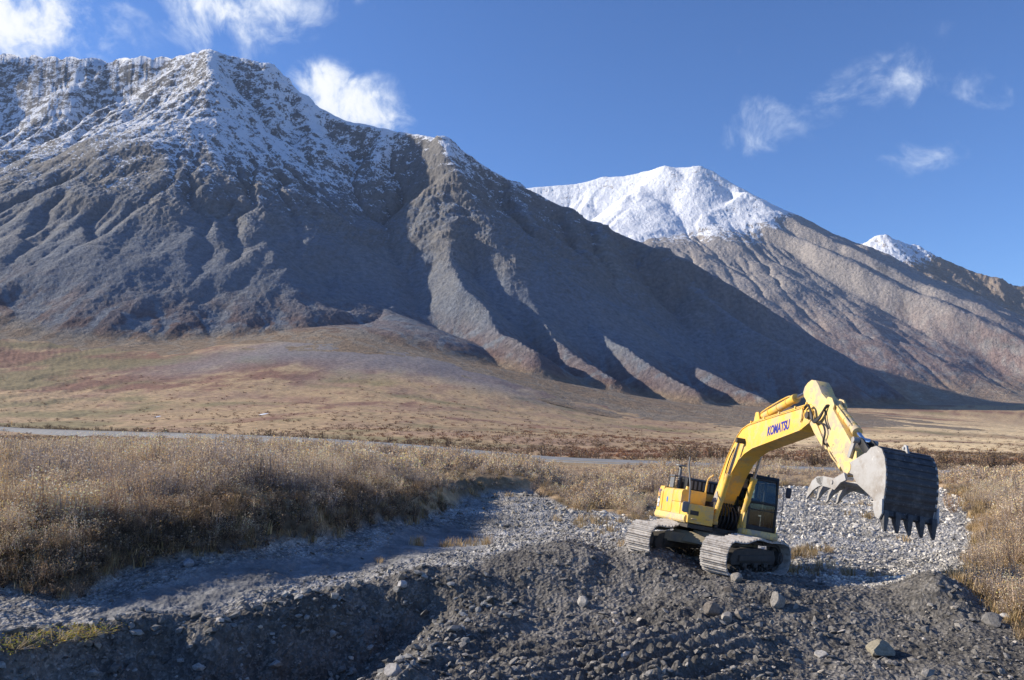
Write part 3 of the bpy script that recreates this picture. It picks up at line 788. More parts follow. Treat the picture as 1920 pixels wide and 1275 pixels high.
# ------------------------------------------------------------------ mesh builder
class MB:
    def __init__(self): self.bm = bmesh.new()

    def prism(self, pts, a0, a1, ax='y', bev=0.0, a1pts=None):
        """extrude a closed outline; ax y: pts are (x,z); ax z: pts are (x,y); ax x: pts are (y,z)"""
        def P(p, a): return (p[0], a, p[1]) if ax == 'y' else ((p[0], p[1], a) if ax == 'z' else (a, p[0], p[1]))
        n = len(pts); b = bmesh.new(); q = a1pts or pts
        A = [b.verts.new(P(p, a0)) for p in pts]; B = [b.verts.new(P(p, a1)) for p in q]
        b.faces.new(A); b.faces.new(B[::-1])
        for i in range(n): b.faces.new((A[i], B[i], B[(i + 1) % n], A[(i + 1) % n]))
        return self._add(b, bev)

    def _add(self, b, bev=0.0, M=None):
        bmesh.ops.recalc_face_normals(b, faces=b.faces)
        if bev > 0:
            es = [e for e in b.edges if len(e.link_faces) == 2 and e.calc_face_angle(0) > .5]
            bmesh.ops.bevel(b, geom=es, offset=bev, segments=2, profile=.6, affect='EDGES', clamp_overlap=True)
        if M is not None: bmesh.ops.transform(b, matrix=M, verts=b.verts)
        me = bpy.data.meshes.new('tmp'); b.to_mesh(me); b.free(); self.bm.from_mesh(me); bpy.data.meshes.remove(me)
        return self

    def box(self, x0, x1, y0, y1, z0, z1, bev=0.012):
        return self.prism([(x0, z0), (x1, z0), (x1, z1), (x0, z1)], y0, y1, 'y', bev)

    def cyl(self, p0, p1, r0, r1=None, n=14, cap=True):
        p0, p1 = Vector(p0), Vector(p1); r1 = r0 if r1 is None else r1
        d = p1 - p0; q = d.to_track_quat('Z', 'Y').to_matrix().to_4x4(); q.translation = (p0 + p1) / 2
        b = bmesh.new(); bmesh.ops.create_cone(b, cap_ends=cap, segments=n, radius1=r0, radius2=r1, depth=d.length)
        return self._add(b, 0, q)

    def tube(self, pts, r, n=7, smooth=3):
        P = [Vector(p) for p in pts]
        for _ in range(smooth if len(P) > 2 else 0):
            Q = [P[0]]
            for a, b in zip(P[:-1], P[1:]): Q += [a * .75 + b * .25, a * .25 + b * .75]
            P = Q + [P[-1]]
        b = bmesh.new(); rings = []
        up = Vector((.13, .3, 1)).normalized()
        for i, p in enumerate(P):
            d = (P[min(i + 1, len(P) - 1)] - P[max(i - 1, 0)]).normalized()
            s = d.cross(up).normalized(); u = s.cross(d)
            rings.append([b.verts.new(p + (s * math.cos(k * 2 * math.pi / n) + u * math.sin(k * 2 * math.pi / n)) * r) for k in range(n)])
        for A, B in zip(rings[:-1], rings[1:]):
            for k in range(n): b.faces.new((A[k], A[(k + 1) % n], B[(k + 1) % n], B[k]))
        b.faces.new(rings[0][::-1]); b.faces.new(rings[-1])
        return self._add(b)

    def build(self, name, mat, parent=None, ang=35):
        bmesh.ops.recalc_face_normals(self.bm, faces=self.bm.faces)
        me = bpy.data.meshes.new(name); self.bm.to_mesh(me); self.bm.free()
        me.materials.append(mat)
        for p in me.polygons: p.use_smooth = True
        me.set_sharp_from_angle(angle=R(ang))
        o = bpy.data.objects.new(name, me); scene.collection.objects.link(o)
        if parent: o.parent = parent
        return o


def empty(name, loc=(0, 0, 0), rot=None, parent=None):
    o = bpy.data.objects.new(name, None); scene.collection.objects.link(o)
    if rot is not None: o.matrix_world = Matrix.Translation(loc) @ rot.to_4x4()
    else: o.location = loc
    o.empty_display_size = .3
    return o


def tag(o, label, cat=None, group=None):
    o['label'] = label
    if cat: o['category'] = cat
    if group: o['group'] = group


def text_mesh(txt, size, depth, mat, M, name, parent, shear=0.0, bold=.012):
    cu_ = bpy.data.curves.new('t', 'FONT'); cu_.body = txt; cu_.size = size; cu_.extrude = depth; cu_.align_x = 'CENTER'; cu_.align_y = 'CENTER'; cu_.shear = shear; cu_.offset = bold
    ob = bpy.data.objects.new('t', cu_); scene.collection.objects.link(ob)
    dg = bpy.context.evaluated_depsgraph_get(); me = bpy.data.meshes.new_from_object(ob.evaluated_get(dg))
    bpy.data.objects.remove(ob); bpy.data.curves.remove(cu_)
    me.transform(M); me.materials.clear(); me.materials.append(mat)
    o = bpy.data.objects.new(name, me); scene.collection.objects.link(o); o.parent = parent
    return o


# ------------------------------------------------------------------ excavator: frame of the upper works and frame of the tracks (both solved from the photograph)
def rot(yaw, pi_, ro): return Matrix.Rotation(yaw, 3, 'Z') @ Matrix.Rotation(pi_, 3, 'Y') @ Matrix.Rotation(ro, 3, 'X')


UROT = rot(R(-83.8), R(-3.2), R(-10.2)); UPOS = Vector((6.64, 27.2, .23))
TROT = rot(R(-130.2), R(-7.6), R(-5.8)); TPOS = Vector((6.42, 26.6, .26))
exc = empty('excavator', UPOS, UROT)
tag(exc, 'yellow tracked excavator with raised boom, large steel bucket and thumb, parked on grey gravel heap', 'excavator')
TM = (Matrix.Translation(UPOS) @ UROT.to_4x4()).inverted() @ (Matrix.Translation(TPOS) @ TROT.to_4x4())


def tbuild(mb, name, mat, parent=exc):
    bmesh.ops.transform(mb.bm, matrix=TM, verts=mb.bm.verts)
    return mb.build(name, mat, parent)


# tracks
def track_outline():
    r_ = .50; pts = []
    zc_ = .53
    for k in range(13): a = -math.pi / 2 + k * math.pi / 12; pts.append((1.96 + r_ * math.cos(a), zc_ + r_ * math.sin(a)))
    for x, z in ((1.55, 1.0), (1.1, 1.0), (.7, 1.08), (.35, 1.13), (.0, 1.11), (-.5, 1.05), (-1.0, 1.05), (-1.5, 1.04)): pts.append((x, z))
    for k in range(13): a = math.pi / 2 + k * math.pi / 12; pts.append((-1.96 + r_ * math.cos(a), zc_ - .02 + r_ * math.sin(a)))
    for x in (-1.3, -.6, 0, .6, 1.3): pts.append((x, .02))
    return pts


def resample_closed(pts, n):
    P = np.array(pts + [pts[0]], float); s = np.concatenate([[0], np.cumsum(np.hypot(*np.diff(P, axis=0).T))])
    q = np.linspace(0, s[-1], n, endpoint=False)
    return np.stack([np.interp(q, s, P[:, 0]), np.interp(q, s, P[:, 1])], 1)


NS = 50
ol = resample_closed(track_outline(), NS)
for yc in (1.295, -1.295):
    mb = MB(); y0, y1 = yc - .42, yc + .42
    for i in range(NS):
        a = Vector((ol[i][0], ol[i][1])); b_ = Vector((ol[(i + 1) % NS][0], ol[(i + 1) % NS][1]))
        d = (b_ - a); L_ = d.length; d.normalize(); nrm = Vector((d.y, -d.x))
        jit = (random.random() - .5) * .012
        def q(s_, h): v = a + d * s_ + nrm * (h + jit); return (v.x, v.y)
        g0 = L_ * .96
        mb.prism([q(.004, -.025), q(g0, -.025), q(g0, .0), q(g0 - .012, .05), q(g0 - .03, .05), q(g0 - .045, .005), q(L_ * .58, .0), q(L_ * .54, .028), q(L_ * .48, .028), q(L_ * .44, .0), q(.05, .005), q(.035, .045), q(.015, .045), q(.004, 0)], y0, y1)
    tr = tbuild(mb, 'track', MUDDY)
    mb = MB()       # link chain inside the shoes
    oc = [(p[0] * .955, .53 + (p[1] - .53) * .86) for p in ol]; ic = [(p[0] * .90, .53 + (p[1] - .53) * .68) for p in ol]
    for ys in (-.12, .07):
        b = bmesh.new(); n = NS
        vs = [[b.verts.new((p[0], yc + ys + dy, p[1])) for p in ring] for ring, dy in ((oc, 0), (ic, 0), (ic, .05), (oc, .05))]
        for k in range(4):
            A_, B_ = vs[k], vs[(k + 1) % 4]
            for i in range(n): b.faces.new((A_[i], A_[(i + 1) % n], B_[(i + 1) % n], B_[i]))
        mb._add(b)
    tbuild(mb, 'track_chain', UNDER, tr)
    mb = MB(); mb.prism([(-1.6, .30), (1.6, .30), (1.72, .5), (1.5, .74), (.5, .80), (-.5, .80), (-1.5, .74), (-1.72, .5)], yc - .2, yc + .2, bev=.03)
    mb.box(-1.2, 1.2, yc - .27, yc + .27, .42, .60)
    sgn = 1 if yc > 0 else -1
    for k in range(3): mb.box(-.9 + k * .8, -.6 + k * .8, yc + sgn * .2, yc + sgn * .30, .24, .36)
    tbuild(mb, 'track_frame', UNDER, tr)
    for k in range(8):
        x = -1.5 + k * .428; mb = MB(); mb.cyl((x, yc - .17, .17), (x, yc + .17, .17), .10); mb.cyl((x, yc - .24, .17), (x, yc + .24, .17), .06); tbuild(mb, 'roller', UNDER, tr)
    for x in (.35, -.75):
        mb = MB(); mb.cyl((x, yc - .15, .98), (x, yc + .15, .98), .08); tbuild(mb, 'carrier_roller', UNDER, tr)
    mb = MB(); mb.cyl((1.96, yc - .09, .53), (1.96, yc + .09, .53), .34, n=28); mb.cyl((1.96, yc - .2, .53), (1.96, yc + .2, .53), .13, n=16); tbuild(mb, 'idler', UNDER, tr)
    mb = MB(); sp = []
    for k in range(42): a = k * 2 * math.pi / 42; rr_ = .36 if k % 2 else .31; sp.append((-1.96 + rr_ * math.cos(a), .51 + rr_ * math.sin(a)))
    mb.prism(sp, yc - .05, yc + .05); mb.cyl((-1.96, yc - .26, .51), (-1.96, yc + .26, .51), .2, n=20); mb.cyl((-1.96, yc - .31, .51), (-1.96, yc + .31, .51), .12, n=16); tbuild(mb, 'sprocket', UNDER, tr)
mb = MB()
mb.prism([(-.75, .62), (.75, .62), (.6, .95), (-.6, .95)], -1.1, 1.1, bev=.03)
for sx in (1, -1):
    for sy in (1, -1):
        mb.prism([(sx * .35, sy * .3), (sx * 1.15, sy * 1.1), (sx * .75, sy * 1.12), (sx * .1, sy * .5)], .55, .86, 'z', bev=.02)
mb.cyl((0, 0, .9), (0, 0, 1.02), .66, .62, 32)
tbuild(mb, 'car_body', TFRAME)
mb = MB(); mb.cyl((0, 0, 1.02), (0, 0, 1.12), .58, n=32); tbuild(mb, 'swing_ring', UNDER)

# upper works ------------------------------------------------------------------
mb = MB(); mb.prism([(-2.2, -1.38), (1.22, -1.38), (1.22, -.55), (1.0, -.45), (1.0, .42), (1.25, .45), (1.25, 1.38), (-2.2, 1.38)], 1.0, 1.135, 'z', bev=.02)
mb.box(-.3, 1.05, -.42, -.32, 1.13, 1.95); mb.box(-.3, 1.05, .32, .42, 1.13, 1.95); mb.box(-1.5, .1, -.32, .32, 1.135, 1.6)
mb.build('revolving_frame', UNDER, exc)
cw = [(-1.62, -1.45), (-2.0, -1.45), (-2.35, -1.40), (-2.62, -1.22), (-2.8, -.9), (-2.88, -.4), (-2.9, 0), (-2.88, .4), (-2.8, .9), (-2.62, 1.22), (-2.35, 1.40), (-2.0, 1.45), (-1.62, 1.45)]
cwt = [(x * .985 - .02 if x > -2 else x * .965, y * .97) for x, y in cw]
mb = MB(); mb.prism([(x * 1.0 + (.0 if x > -2 else .10), y * .97) for x, y in cw], 1.14, 1.27, 'z', a1pts=cw); mb.prism(cw, 1.27, 2.02, 'z'); mb.prism(cw, 2.02, 2.26, 'z', bev=0.0, a1pts=cwt)
cwo = mb.build('counterweight', YEL, exc)
for yy in (-.95, .95):
    mb = MB(); mb.prism([(-2.38, 2.24), (-2.34, 2.36), (-2.22, 2.40), (-2.12, 2.34), (-2.08, 2.24)], yy - .09, yy + .09, bev=.02); mb.build('lifting_eye', YEL, cwo)
# right-hand service door and tank, with rolled top edge
def rolled(y_out, y_in, z0, z1, r=.12, sgn=-1):
    pts = [(y_in, z0), (y_out, z0)]
    for k in range(6): a = k * math.pi / 10; pts.append((y_out - sgn * (r - r * math.cos(a)), z1 - r + r * math.sin(a)))
    pts.append((y_in, z1)); return pts


mb = MB(); mb.prism(rolled(-1.435, -.60, 1.40, 2.22), -1.60, -.52, 'x', bev=.008); mb.build('side_door', YEL, exc)
mb = MB(); mb.prism(rolled(-1.435, -.60, 1.78, 2.21), -.50, .44, 'x', bev=.015); mb.prism(rolled(-1.43, -.60, 1.16, 1.775, .03), -.50, .42, 'x', bev=.008)
tank = mb.build('fuel_tank', YEL, exc)
mb = MB(); mb.cyl((.16, -1.16, 2.2), (.16, -1.16, 2.32), .075, .06); mb.build('filler_cap', YEL, tank)
mb = MB(); mb.prism(rolled(-1.42, -.58, 1.16, 1.765, .05), .43, 1.29, 'x', bev=.03); tb = mb.build('toolbox', YEL, exc)
mb = MB(); mb.box(1.285, 1.30, -1.36, -1.08, 1.42, 1.56, .004); mb.build('step_plate', UNDER, tb)
mb = MB(); mb.tube([(1.28, -1.30, 1.30), (1.34, -1.30, 1.30), (1.34, -1.12, 1.30), (1.28, -1.12, 1.30)], .018); mb.build('door_handle', YELP, tb); mb = MB(); mb.tube([(1.28, -.82, 1.34), (1.33, -.82, 1.34), (1.33, -.70, 1.34), (1.28, -.70, 1.34)], .012); mb.build('door_handle', YELP, tb)
# bulged bottom rail along the right side
mb = MB(); mb.prism([(-1.34, 1.14), (-1.45, 1.14), (-1.50, 1.2), (-1.505, 1.29), (-1.47, 1.38), (-1.38, 1.40)], -2.15, 1.16, 'x', bev=.012); mb.build('side_rail', YELP, exc)
# engine hood in the middle and the left
mb = MB(); mb.prism([(-.59, 1.16), (1.36, 1.16), (1.40, 1.3), (1.40, 2.1), (1.3, 2.2), (-.59, 2.2)], -1.61, -.42, 'x', bev=.02); mb.build('engine_housing', YEL, exc)
mb = MB(); mb.prism([(-1.72, 2.205), (-.62, 2.205), (-.62, 2.60), (-.75, 2.66), (-1.6, 2.66), (-1.72, 2.58)], -.95, .62, bev=.03)
hd = mb.build('engine_hood', DARK, exc)
mb = MB()
for k in range(9): mb.box(-.618, -.600, -.84 + k * .15, -.76 + k * .15, 2.28, 2.56, 0)
mb.build('hood_grille', GREY, hd)
mb = MB(); mb.cyl((-1.30, -1.02, 2.22), (-1.30, -1.02, 2.88), .055); mb.tube([(-1.3, -1.02, 2.82), (-1.3, -1.02, 2.95), (-1.40, -1.02, 3.0)], .055); mb.cyl((-1.3, -1.02, 3.03), (-1.3, -1.02, 3.075), .20, .19, 20); ex = mb.build('exhaust_pipe', GREY, exc)
mb = MB()
for a, b in (((-1.62, -1.30), (-1.0, -1.30)), ((-1.0, -1.30), (-1.0, -.86)), ((-1.62, -1.30), (-1.62, -.86))):
    for k in range(2):
        p = (a, b)[k]; mb.tube([(p[0], p[1], 2.2), (p[0] * .93 - .09, p[1] * .93 - .07, 2.66)], .022, 6)
mb.tube([(-1.6, -1.28, 2.66), (-1.02, -1.28, 2.66), (-1.02, -.87, 2.66), (-1.6, -.87, 2.66), (-1.6, -1.28, 2.66)], .022, 6, 0)
mb.box(-1.55, -1.05, -1.27, -1.25, 2.25, 2.6, 0)
mb.build('exhaust_guard', GREY, ex)
mb = MB(); mb.tube([(-1.75, -.95, 2.3), (-1.76, -.95, 3.5)], .008, 5); mb.build('antenna', DARK, hd)
# hand rails and right mirror
mb = MB(); mb.tube([(1.22, -1.40, 1.40), (1.2, -1.42, 2.25), (1.05, -1.45, 2.65), (1.0, -1.5, 2.95), (1.0, -1.5, 3.25)], .028); hr = mb.build('handrail', GREY, exc)
mb = MB(); mb.prism([(-1.62, 1.50), (-1.62, 1.76), (-1.56, 1.81), (-1.42, 1.81), (-1.37, 1.76), (-1.37, 1.5), (-1.42, 1.46), (-1.56, 1.46)], 1.18, 1.25, 'x', bev=.015); mb.build('mirror', GREY, hr)
mb = MB(); mb.tube([(.1, -.52, 2.2), (.1, -.50, 2.62), (.2, -.47, 2.74), (.42, -.45, 2.8), (.46, -.45, 2.84)], .03); mb.build('handrail', YEL, exc)

# cab ---------------------------------------------------------------------------
CX0, CX1, CY0, CY1, CZ0, CZ1 = -.38, 1.42, .47, 1.44, 1.30, 3.02
mb = MB()
side = [(CX0, CZ0), (CX1, CZ0), (CX1, 1.75), (CX1 - .02, 2.2), (CX1 - .10, CZ1 - .06), (CX0 + .06, CZ1 - .06), (CX0, 2.8)]
def bar(p, q_, w1, y0, y1):
    d = Vector((q_[0] - p[0], q_[1] - p[1])); n_ = Vector((-d.y, d.x)).normalized() * w1 / 2
    mb.prism([(p[0] - n_.x, p[1] - n_.y), (q_[0] - n_.x, q_[1] - n_.y), (q_[0] + n_.x, q_[1] + n_.y), (p[0] + n_.x, p[1] + n_.y)], y0, y1, bev=.008)
for (y0, y1) in ((CY0, CY0 + .07), (CY1 - .07, CY1)):
    bar((CX1 - .04, CZ0), (CX1 - .05, 2.2), .085, y0, y1); bar((CX1 - .05, 2.18), (CX1 - .13, CZ1 - .06), .085, y0, y1)
    bar((CX0 + .05, CZ0), (CX0 + .06, CZ1 - .06), .12, y0, y1); bar((.42, CZ0), (.40, CZ1 - .06), .07, y0, y1)
    bar((CX0, CZ0 + .05), (CX1 - .01, CZ0 + .05), .12, y0, y1); bar((CX0, CZ1 - .1), (CX1 - .1, CZ1 - .1), .1, y0, y1)
mb.box(CX1 - .055, CX1 - .008, CY0 + .07, CY1 - .07, 2.13, 2.20); mb.box(CX1 - .155, CX1 - .105, CY0 + .07, CY1 - .07, CZ1 - .15, CZ1 - .07); mb.box(CX1 - .07, CX1 - .015, CY0 + .07, CY1 - .07, CZ0, CZ0 + .13)
mb.box(CX1 - .06, CX1 - .02, CY0 + .07, CY1 - .07, 1.92, 1.95)
mb.box(CX0, CX0 + .05, CY0 + .07, CY1 - .07, CZ0, 2.0); mb.box(CX0, CX0 + .06, CY0 + .07, CY1 - .07, 2.84, 2.95)
mb.box(CX0, CX1 - .03, CY0, CY1, CZ0 - .02, CZ0 + .03); mb.box(CX0 + .02, .38, CY0 + .01, CY0 + .05, CZ0, 2.0)
cab = mb.build('cab', DARK, exc)
mb = MB(); mb.prism([(CX0 - .02, CZ1 - .06), (CX1 - .08, CZ1 - .06), (CX1 - .14, CZ1 + .03), (CX0 + .04, CZ1 + .04)], CY0 - .02, CY1 + .02, bev=.025); mb.box(.2, .75, CY0 + .2, CY1 - .2, CZ1 + .035, CZ1 + .06)
mb.cyl((1.1, .68, CZ1 + .02), (1.1, .68, CZ1 + .11), .05, .045); mb.cyl((1.0, 1.2, CZ1 + .02), (1.0, 1.2, CZ1 + .10), .045, .04)
mb.build('cab_roof', DARK, cab)
mb = MB(); mb.prism([(CX0 + .02, 1.04), (CX1 + .0, 1.06), (CX1 + .03, 1.14), (CX1 - .0, 1.285), (CX0, 1.285)], CY0 - .10, CY1 + .12, bev=.03); mb.build('cab_sill', YELP, cab)
mb = MB(); mb.box(1.36, 1.415, CY0 - .02, CY0 + .0, 1.29, 1.32); mb.prism([(1.18, 1.29), (1.42, 1.29), (1.42, 1.72), (1.36, 1.80), (1.18, 1.80)], CY0 - .09, CY0 - .004, bev=.012); mb.cyl((1.44, CY0 - .05, 1.13), (1.44, CY0 - .05, 1.27), .075, n=16); mb.build('corner_panel', YEL, cab)
mb = MB(); mb.prism([(1.2, 1.29), (1.435, 1.29), (1.435, 1.50), (1.2, 1.50)], CY1 + .003, CY1 + .03); mb.build('corner_panel', YEL, cab)
def pane(pts, parent=cab):
    m_ = bmesh.new(); m_.faces.new([m_.verts.new(p) for p in pts])
    m_.normal_update(); m_.faces.ensure_lookup_table(); n_ = m_.faces[0].normal.copy()
    r_ = bmesh.ops.extrude_face_region(m_, geom=m_.faces[:])
    bmesh.ops.translate(m_, vec=n_ * .005, verts=[v for v in r_['geom'] if isinstance(v, bmesh.types.BMVert)])
    mb_ = MB(); mb_._add(m_); return mb_.build('window', GLASS, parent)
fx = CX1 - .03
pane([(fx, CY0 + .075, 2.205), (fx, CY1 - .075, 2.205), (fx - .095, CY1 - .075, CZ1 - .155), (fx - .095, CY0 + .075, CZ1 - .155)])
pane([(fx - .004, CY0 + .075, CZ0 + .135), (fx - .004, CY1 - .075, CZ0 + .135), (fx - .004, CY1 - .075, 2.12), (fx - .004, CY0 + .075, 2.12)])
pane([(.47, CY1 - .03, 1.40), (1.33, CY1 - .03, 1.40), (1.28, CY1 - .03, 2.2), (1.21, CY1 - .03, 2.86), (.46, CY1 - .03, 2.86)])
pane([(.0 - .26, CY1 - .03, 1.8), (.35, CY1 - .03, 1.8), (.35, CY1 - .03, 2.86), (-.26, CY1 - .03, 2.86)])
pane([(.47, CY0 + .03, 1.42), (1.30, CY0 + .03, 1.42), (1.28, CY0 + .03, 2.2), (1.21, CY0 + .03, 2.86), (.46, CY0 + .03, 2.86)])
pane([(CX0 + .03, CY0 + .075, 2.02), (CX0 + .03, CY1 - .075, 2.02), (CX0 + .03, CY1 - .075, 2.82), (CX0 + .03, CY0 + .075, 2.82)])
mb = MB(); mb.box(-.05, .55, .66, 1.16, 1.62, 1.76, .05); mb.prism([(-.1, 1.72), (.08, 1.72), (-.02, 2.35), (-.18, 2.35)], .68, 1.14, bev=.05); mb.box(-.2, -.08, .78, 1.04, 2.36, 2.56, .04); mb.box(0, .5, .7, 1.1, CZ0 + .03, 1.62, .03)
mb.build('operator_seat', SEATM, cab)
mb = MB(); mb.box(.35, .95, .52, .64, CZ0 + .03, 1.9, .04); mb.box(.1, .5, 1.2, 1.32, CZ0 + .03, 1.75, .04); mb.cyl((.75, .6, 1.88), (.82, .6, 2.1), .02); mb.cyl((.7, 1.26, 1.84), (.78, 1.26, 2.06), .02); mb.box(1.1, 1.28, .52, .9, CZ0 + .03, 2.28, .03); mb.cyl((1.15, .95, CZ0), (1.05, .95, 1.95), .018); mb.cyl((1.15, 1.1, CZ0), (1.05, 1.1, 1.95), .018)
mb.build('control_console', SEATM, cab)
mb = MB(); mb.tube([(1.45, 1.56, 1.36), (1.45, 1.59, 1.9), (1.45, 1.59, 2.72), (1.43, 1.5, 2.78), (1.40, 1.44, 2.78)], .014); mb.tube([(1.45, 1.59, 2.76), (1.45, 1.72, 2.76)], .012); mr = mb.build('cab_handrail', GREY, cab)
mb = MB(); mb.prism([(1.65, 2.50), (1.65, 2.76), (1.68, 2.80), (1.79, 2.80), (1.82, 2.76), (1.82, 2.50), (1.79, 2.46), (1.68, 2.46)], 1.42, 1.47, 'x', bev=.012); mb.build('mirror', MIRR, mr)

# boom ---------------------------------------------------------------------------
BO = [(.02, 1.72), (.10, 1.58), (.30, 1.56), (.62, 1.78), (.98, 2.28), (1.45, 2.89), (1.95, 3.33), (2.39, 3.56), (2.97, 3.72), (4.5, 3.93), (6.02, 4.14), (6.45, 4.30), (6.58, 4.45), (6.55, 4.62), (6.40, 4.72), (6.1, 4.74), (4.7, 4.63), (3.29, 4.52), (2.4, 4.44), (1.98, 4.34), (1.66, 4.14), (1.38, 3.88), (.96, 3.40), (.52, 2.72), (.22, 2.25), (.04, 1.9)]
mb = MB()
mb.prism(BO, -.25, .25, bev=.018)
boom = mb.build('boom', YEL, exc, 50)
# flange lines: welded top and bottom plates that overhang the sides a little
mb = MB()
def plate(pts, off, wd):
    for a, b in zip(pts[:-1], pts[1:]):
        d = Vector((b[0] - a[0], b[1] - a[1])); n_ = Vector((-d.y, d.x)).normalized()
        mb.prism([(a[0] + n_.x * off[0], a[1] + n_.y * off[0]), (b[0] + n_.x * off[0], b[1] + n_.y * off[0]), (b[0] + n_.x * off[1], b[1] + n_.y * off[1]), (a[0] + n_.x * off[1], a[1] + n_.y * off[1])], -wd, wd)
plate([(6.02, 4.14), (4.5, 3.93), (2.97, 3.72), (2.39, 3.56), (1.95, 3.33), (1.45, 2.89), (.98, 2.28)], (-.003, .022), .275)
plate([(.52, 2.72), (.96, 3.40), (1.38, 3.88), (1.66, 4.14), (1.98, 4.34), (2.4, 4.44), (3.29, 4.52), (4.7, 4.63), (6.1, 4.74)], (-.002, .02), .275)
mb.build('boom_flange', YEL, boom)
for (pa, pb, pr) in (((2.26, -.52, 3.94), (2.26, .52, 3.94), .085), ((.22, -.36, 1.75), (.22, .36, 1.75), .09), ((6.42, -.33, 4.5), (6.42, .33, 4.5), .10)):
    mb = MB(); mb.cyl(pa, pb, pr, n=18); mb.build('boom_pin', UNDER, boom)
mb = MB(); mb.prism([(.05, 1.70), (.42, 1.72), (.66, 2.12), (.50, 2.34), (.16, 2.02)], -.285, -.272); mb.build('foot_plate', STEEL, boom)
# pipes along the top of the boom
mb = MB()
for yy in (-.17, -.10, .12):
    mb.tube([(.40, yy, 2.66), (.86, yy, 3.38), (1.28, yy, 3.90), (1.6, yy, 4.22), (1.95, yy, 4.44), (2.5, yy, 4.54), (3.4, yy, 4.62), (4.8, yy, 4.73), (6.1, yy, 4.84), (6.35, yy, 4.82), (6.46, yy, 4.74)], .022)
for x, z in ((2.45, 4.5), (3.4, 4.58), (4.4, 4.66), (5.4, 4.745), (6.05, 4.80)): mb.box(x, x + .07, -.22, .17, z - .03, z + .09, .01)
mb.build('hydraulic_pipe', YEL, boom)
mb = MB(); mb.tube([(6.0, -.27, 4.72), (6.12, -.30, 4.60), (6.1, -.29, 4.45), (6.02, -.28, 4.34)], .018); mb.box(5.98, 6.06, -.30, -.26, 4.40, 4.66, .005); mb.build('work_lamp_bracket', YELP, boom)


def cylinder(name, p0, p1, p2, r, rr_, parent, mat=YEL, tubeside=None):
    """barrel p0-p1, rod p1-p2"""
    p0, p1, p2 = Vector(p0), Vector(p1), Vector(p2)
    m_ = MB(); m_.cyl(p0, p1, r, n=18); d = (p1 - p0).normalized()
    m_.cyl(p1 - d * .12, p1 + d * .02, r * 1.16, n=18); m_.cyl(p0 - d * .06, p0 + d * .12, r * 1.06, n=18)
    m_.cyl(p0 - d * .05 + Vector((0, -r * 1.1, 0)), p0 - d * .05 + Vector((0, r * 1.1, 0)), r * .95, n=16)
    if tubeside is not None:
        s_ = Vector(tubeside); m_.tube([p0 + d * .15 + s_ * (r * .6), p0 + d * .2 + s_ * (r * 1.45), p1 - d * .25 + s_ * (r * 1.45), p1 - d * .12 + s_ * (r * .8)], .022)
        for k in (.3, .55, .8): c_ = p0.lerp(p1, k); m_.cyl(c_ - d * .025, c_ + d * .025, r * 1.12, n=16)
    o = m_.build(name, mat, parent)
    m_ = MB(); m_.cyl(p1, p2, rr_, n=16); m_.cyl(p2 + Vector((0, -r * .95, 0)), p2 + Vector((0, r * .95, 0)), r * .85, n=16)
    m_.build('piston_rod', CHROME if mat is not DARK else mat, o)
    return o


cylinder('boom_cylinder', (1.02, -.44, 1.36), (1.72, -.42, 2.86), (2.26, -.40, 3.94), .095, .05, boom, YEL, (-.75, 0, .5))
cylinder('boom_cylinder', (1.02, .44, 1.36), (1.72, .42, 2.86), (2.26, .40, 3.94), .095, .05, boom, YEL, (-.75, 0, .5))
cylinder('arm_cylinder', (2.72, 0, 4.70), (5.0, 0, 5.13), (5.85, 0, 5.24), .115, .06, boom, YEL, (-.1, -.7, .7))
mb = MB(); mb.prism([(2.55, 4.50), (3.05, 4.54), (2.85, 4.86), (2.65, 4.86)], -.16, -.12); mb.prism([(2.55, 4.50), (3.05, 4.54), (2.85, 4.86), (2.65, 4.86)], .12, .16); mb.build('cylinder_bracket', YEL, boom)
# hoses from the arm cylinder base and down to the deck
mb = MB()
for k, yy in enumerate((-.14, -.06, .04, .12)): mb.tube([(.62, yy, 2.9), (.42, yy, 2.75), (.12, yy, 2.5), (-.05, yy, 2.2), (.0, yy, 1.9), (.3, yy, 1.72)], .025)
mb.tube([(1.6, -.2, 3.9), (1.45, -.3, 3.6), (1.2, -.3, 3.2), (1.0, -.28, 2.8), (.8, -.2, 2.2), (.75, -.2, 1.5)], .02)
for k in range(5): mb.tube([(.9, -.25 + k * .12, 1.2), (1.05 + .05 * k, -.25 + k * .12, 1.45), (1.0, -.2 + k * .1, 1.8), (.7, -.15 + k * .08, 2.0)], .028)
mb.build('hose', RUB, boom)
LM = Matrix.Translation((4.60, -.2535, 4.24)) @ Matrix.Rotation(-math.atan2(.17, 1.6), 4, 'Y') @ Matrix.Rotation(math.pi / 2, 4, 'X')
text_mesh('KOMATSU', .37, .002, BLUE, LM @ Matrix.Diagonal((.82, 1, 1, 1)), 'lettering', boom, .12, .014)

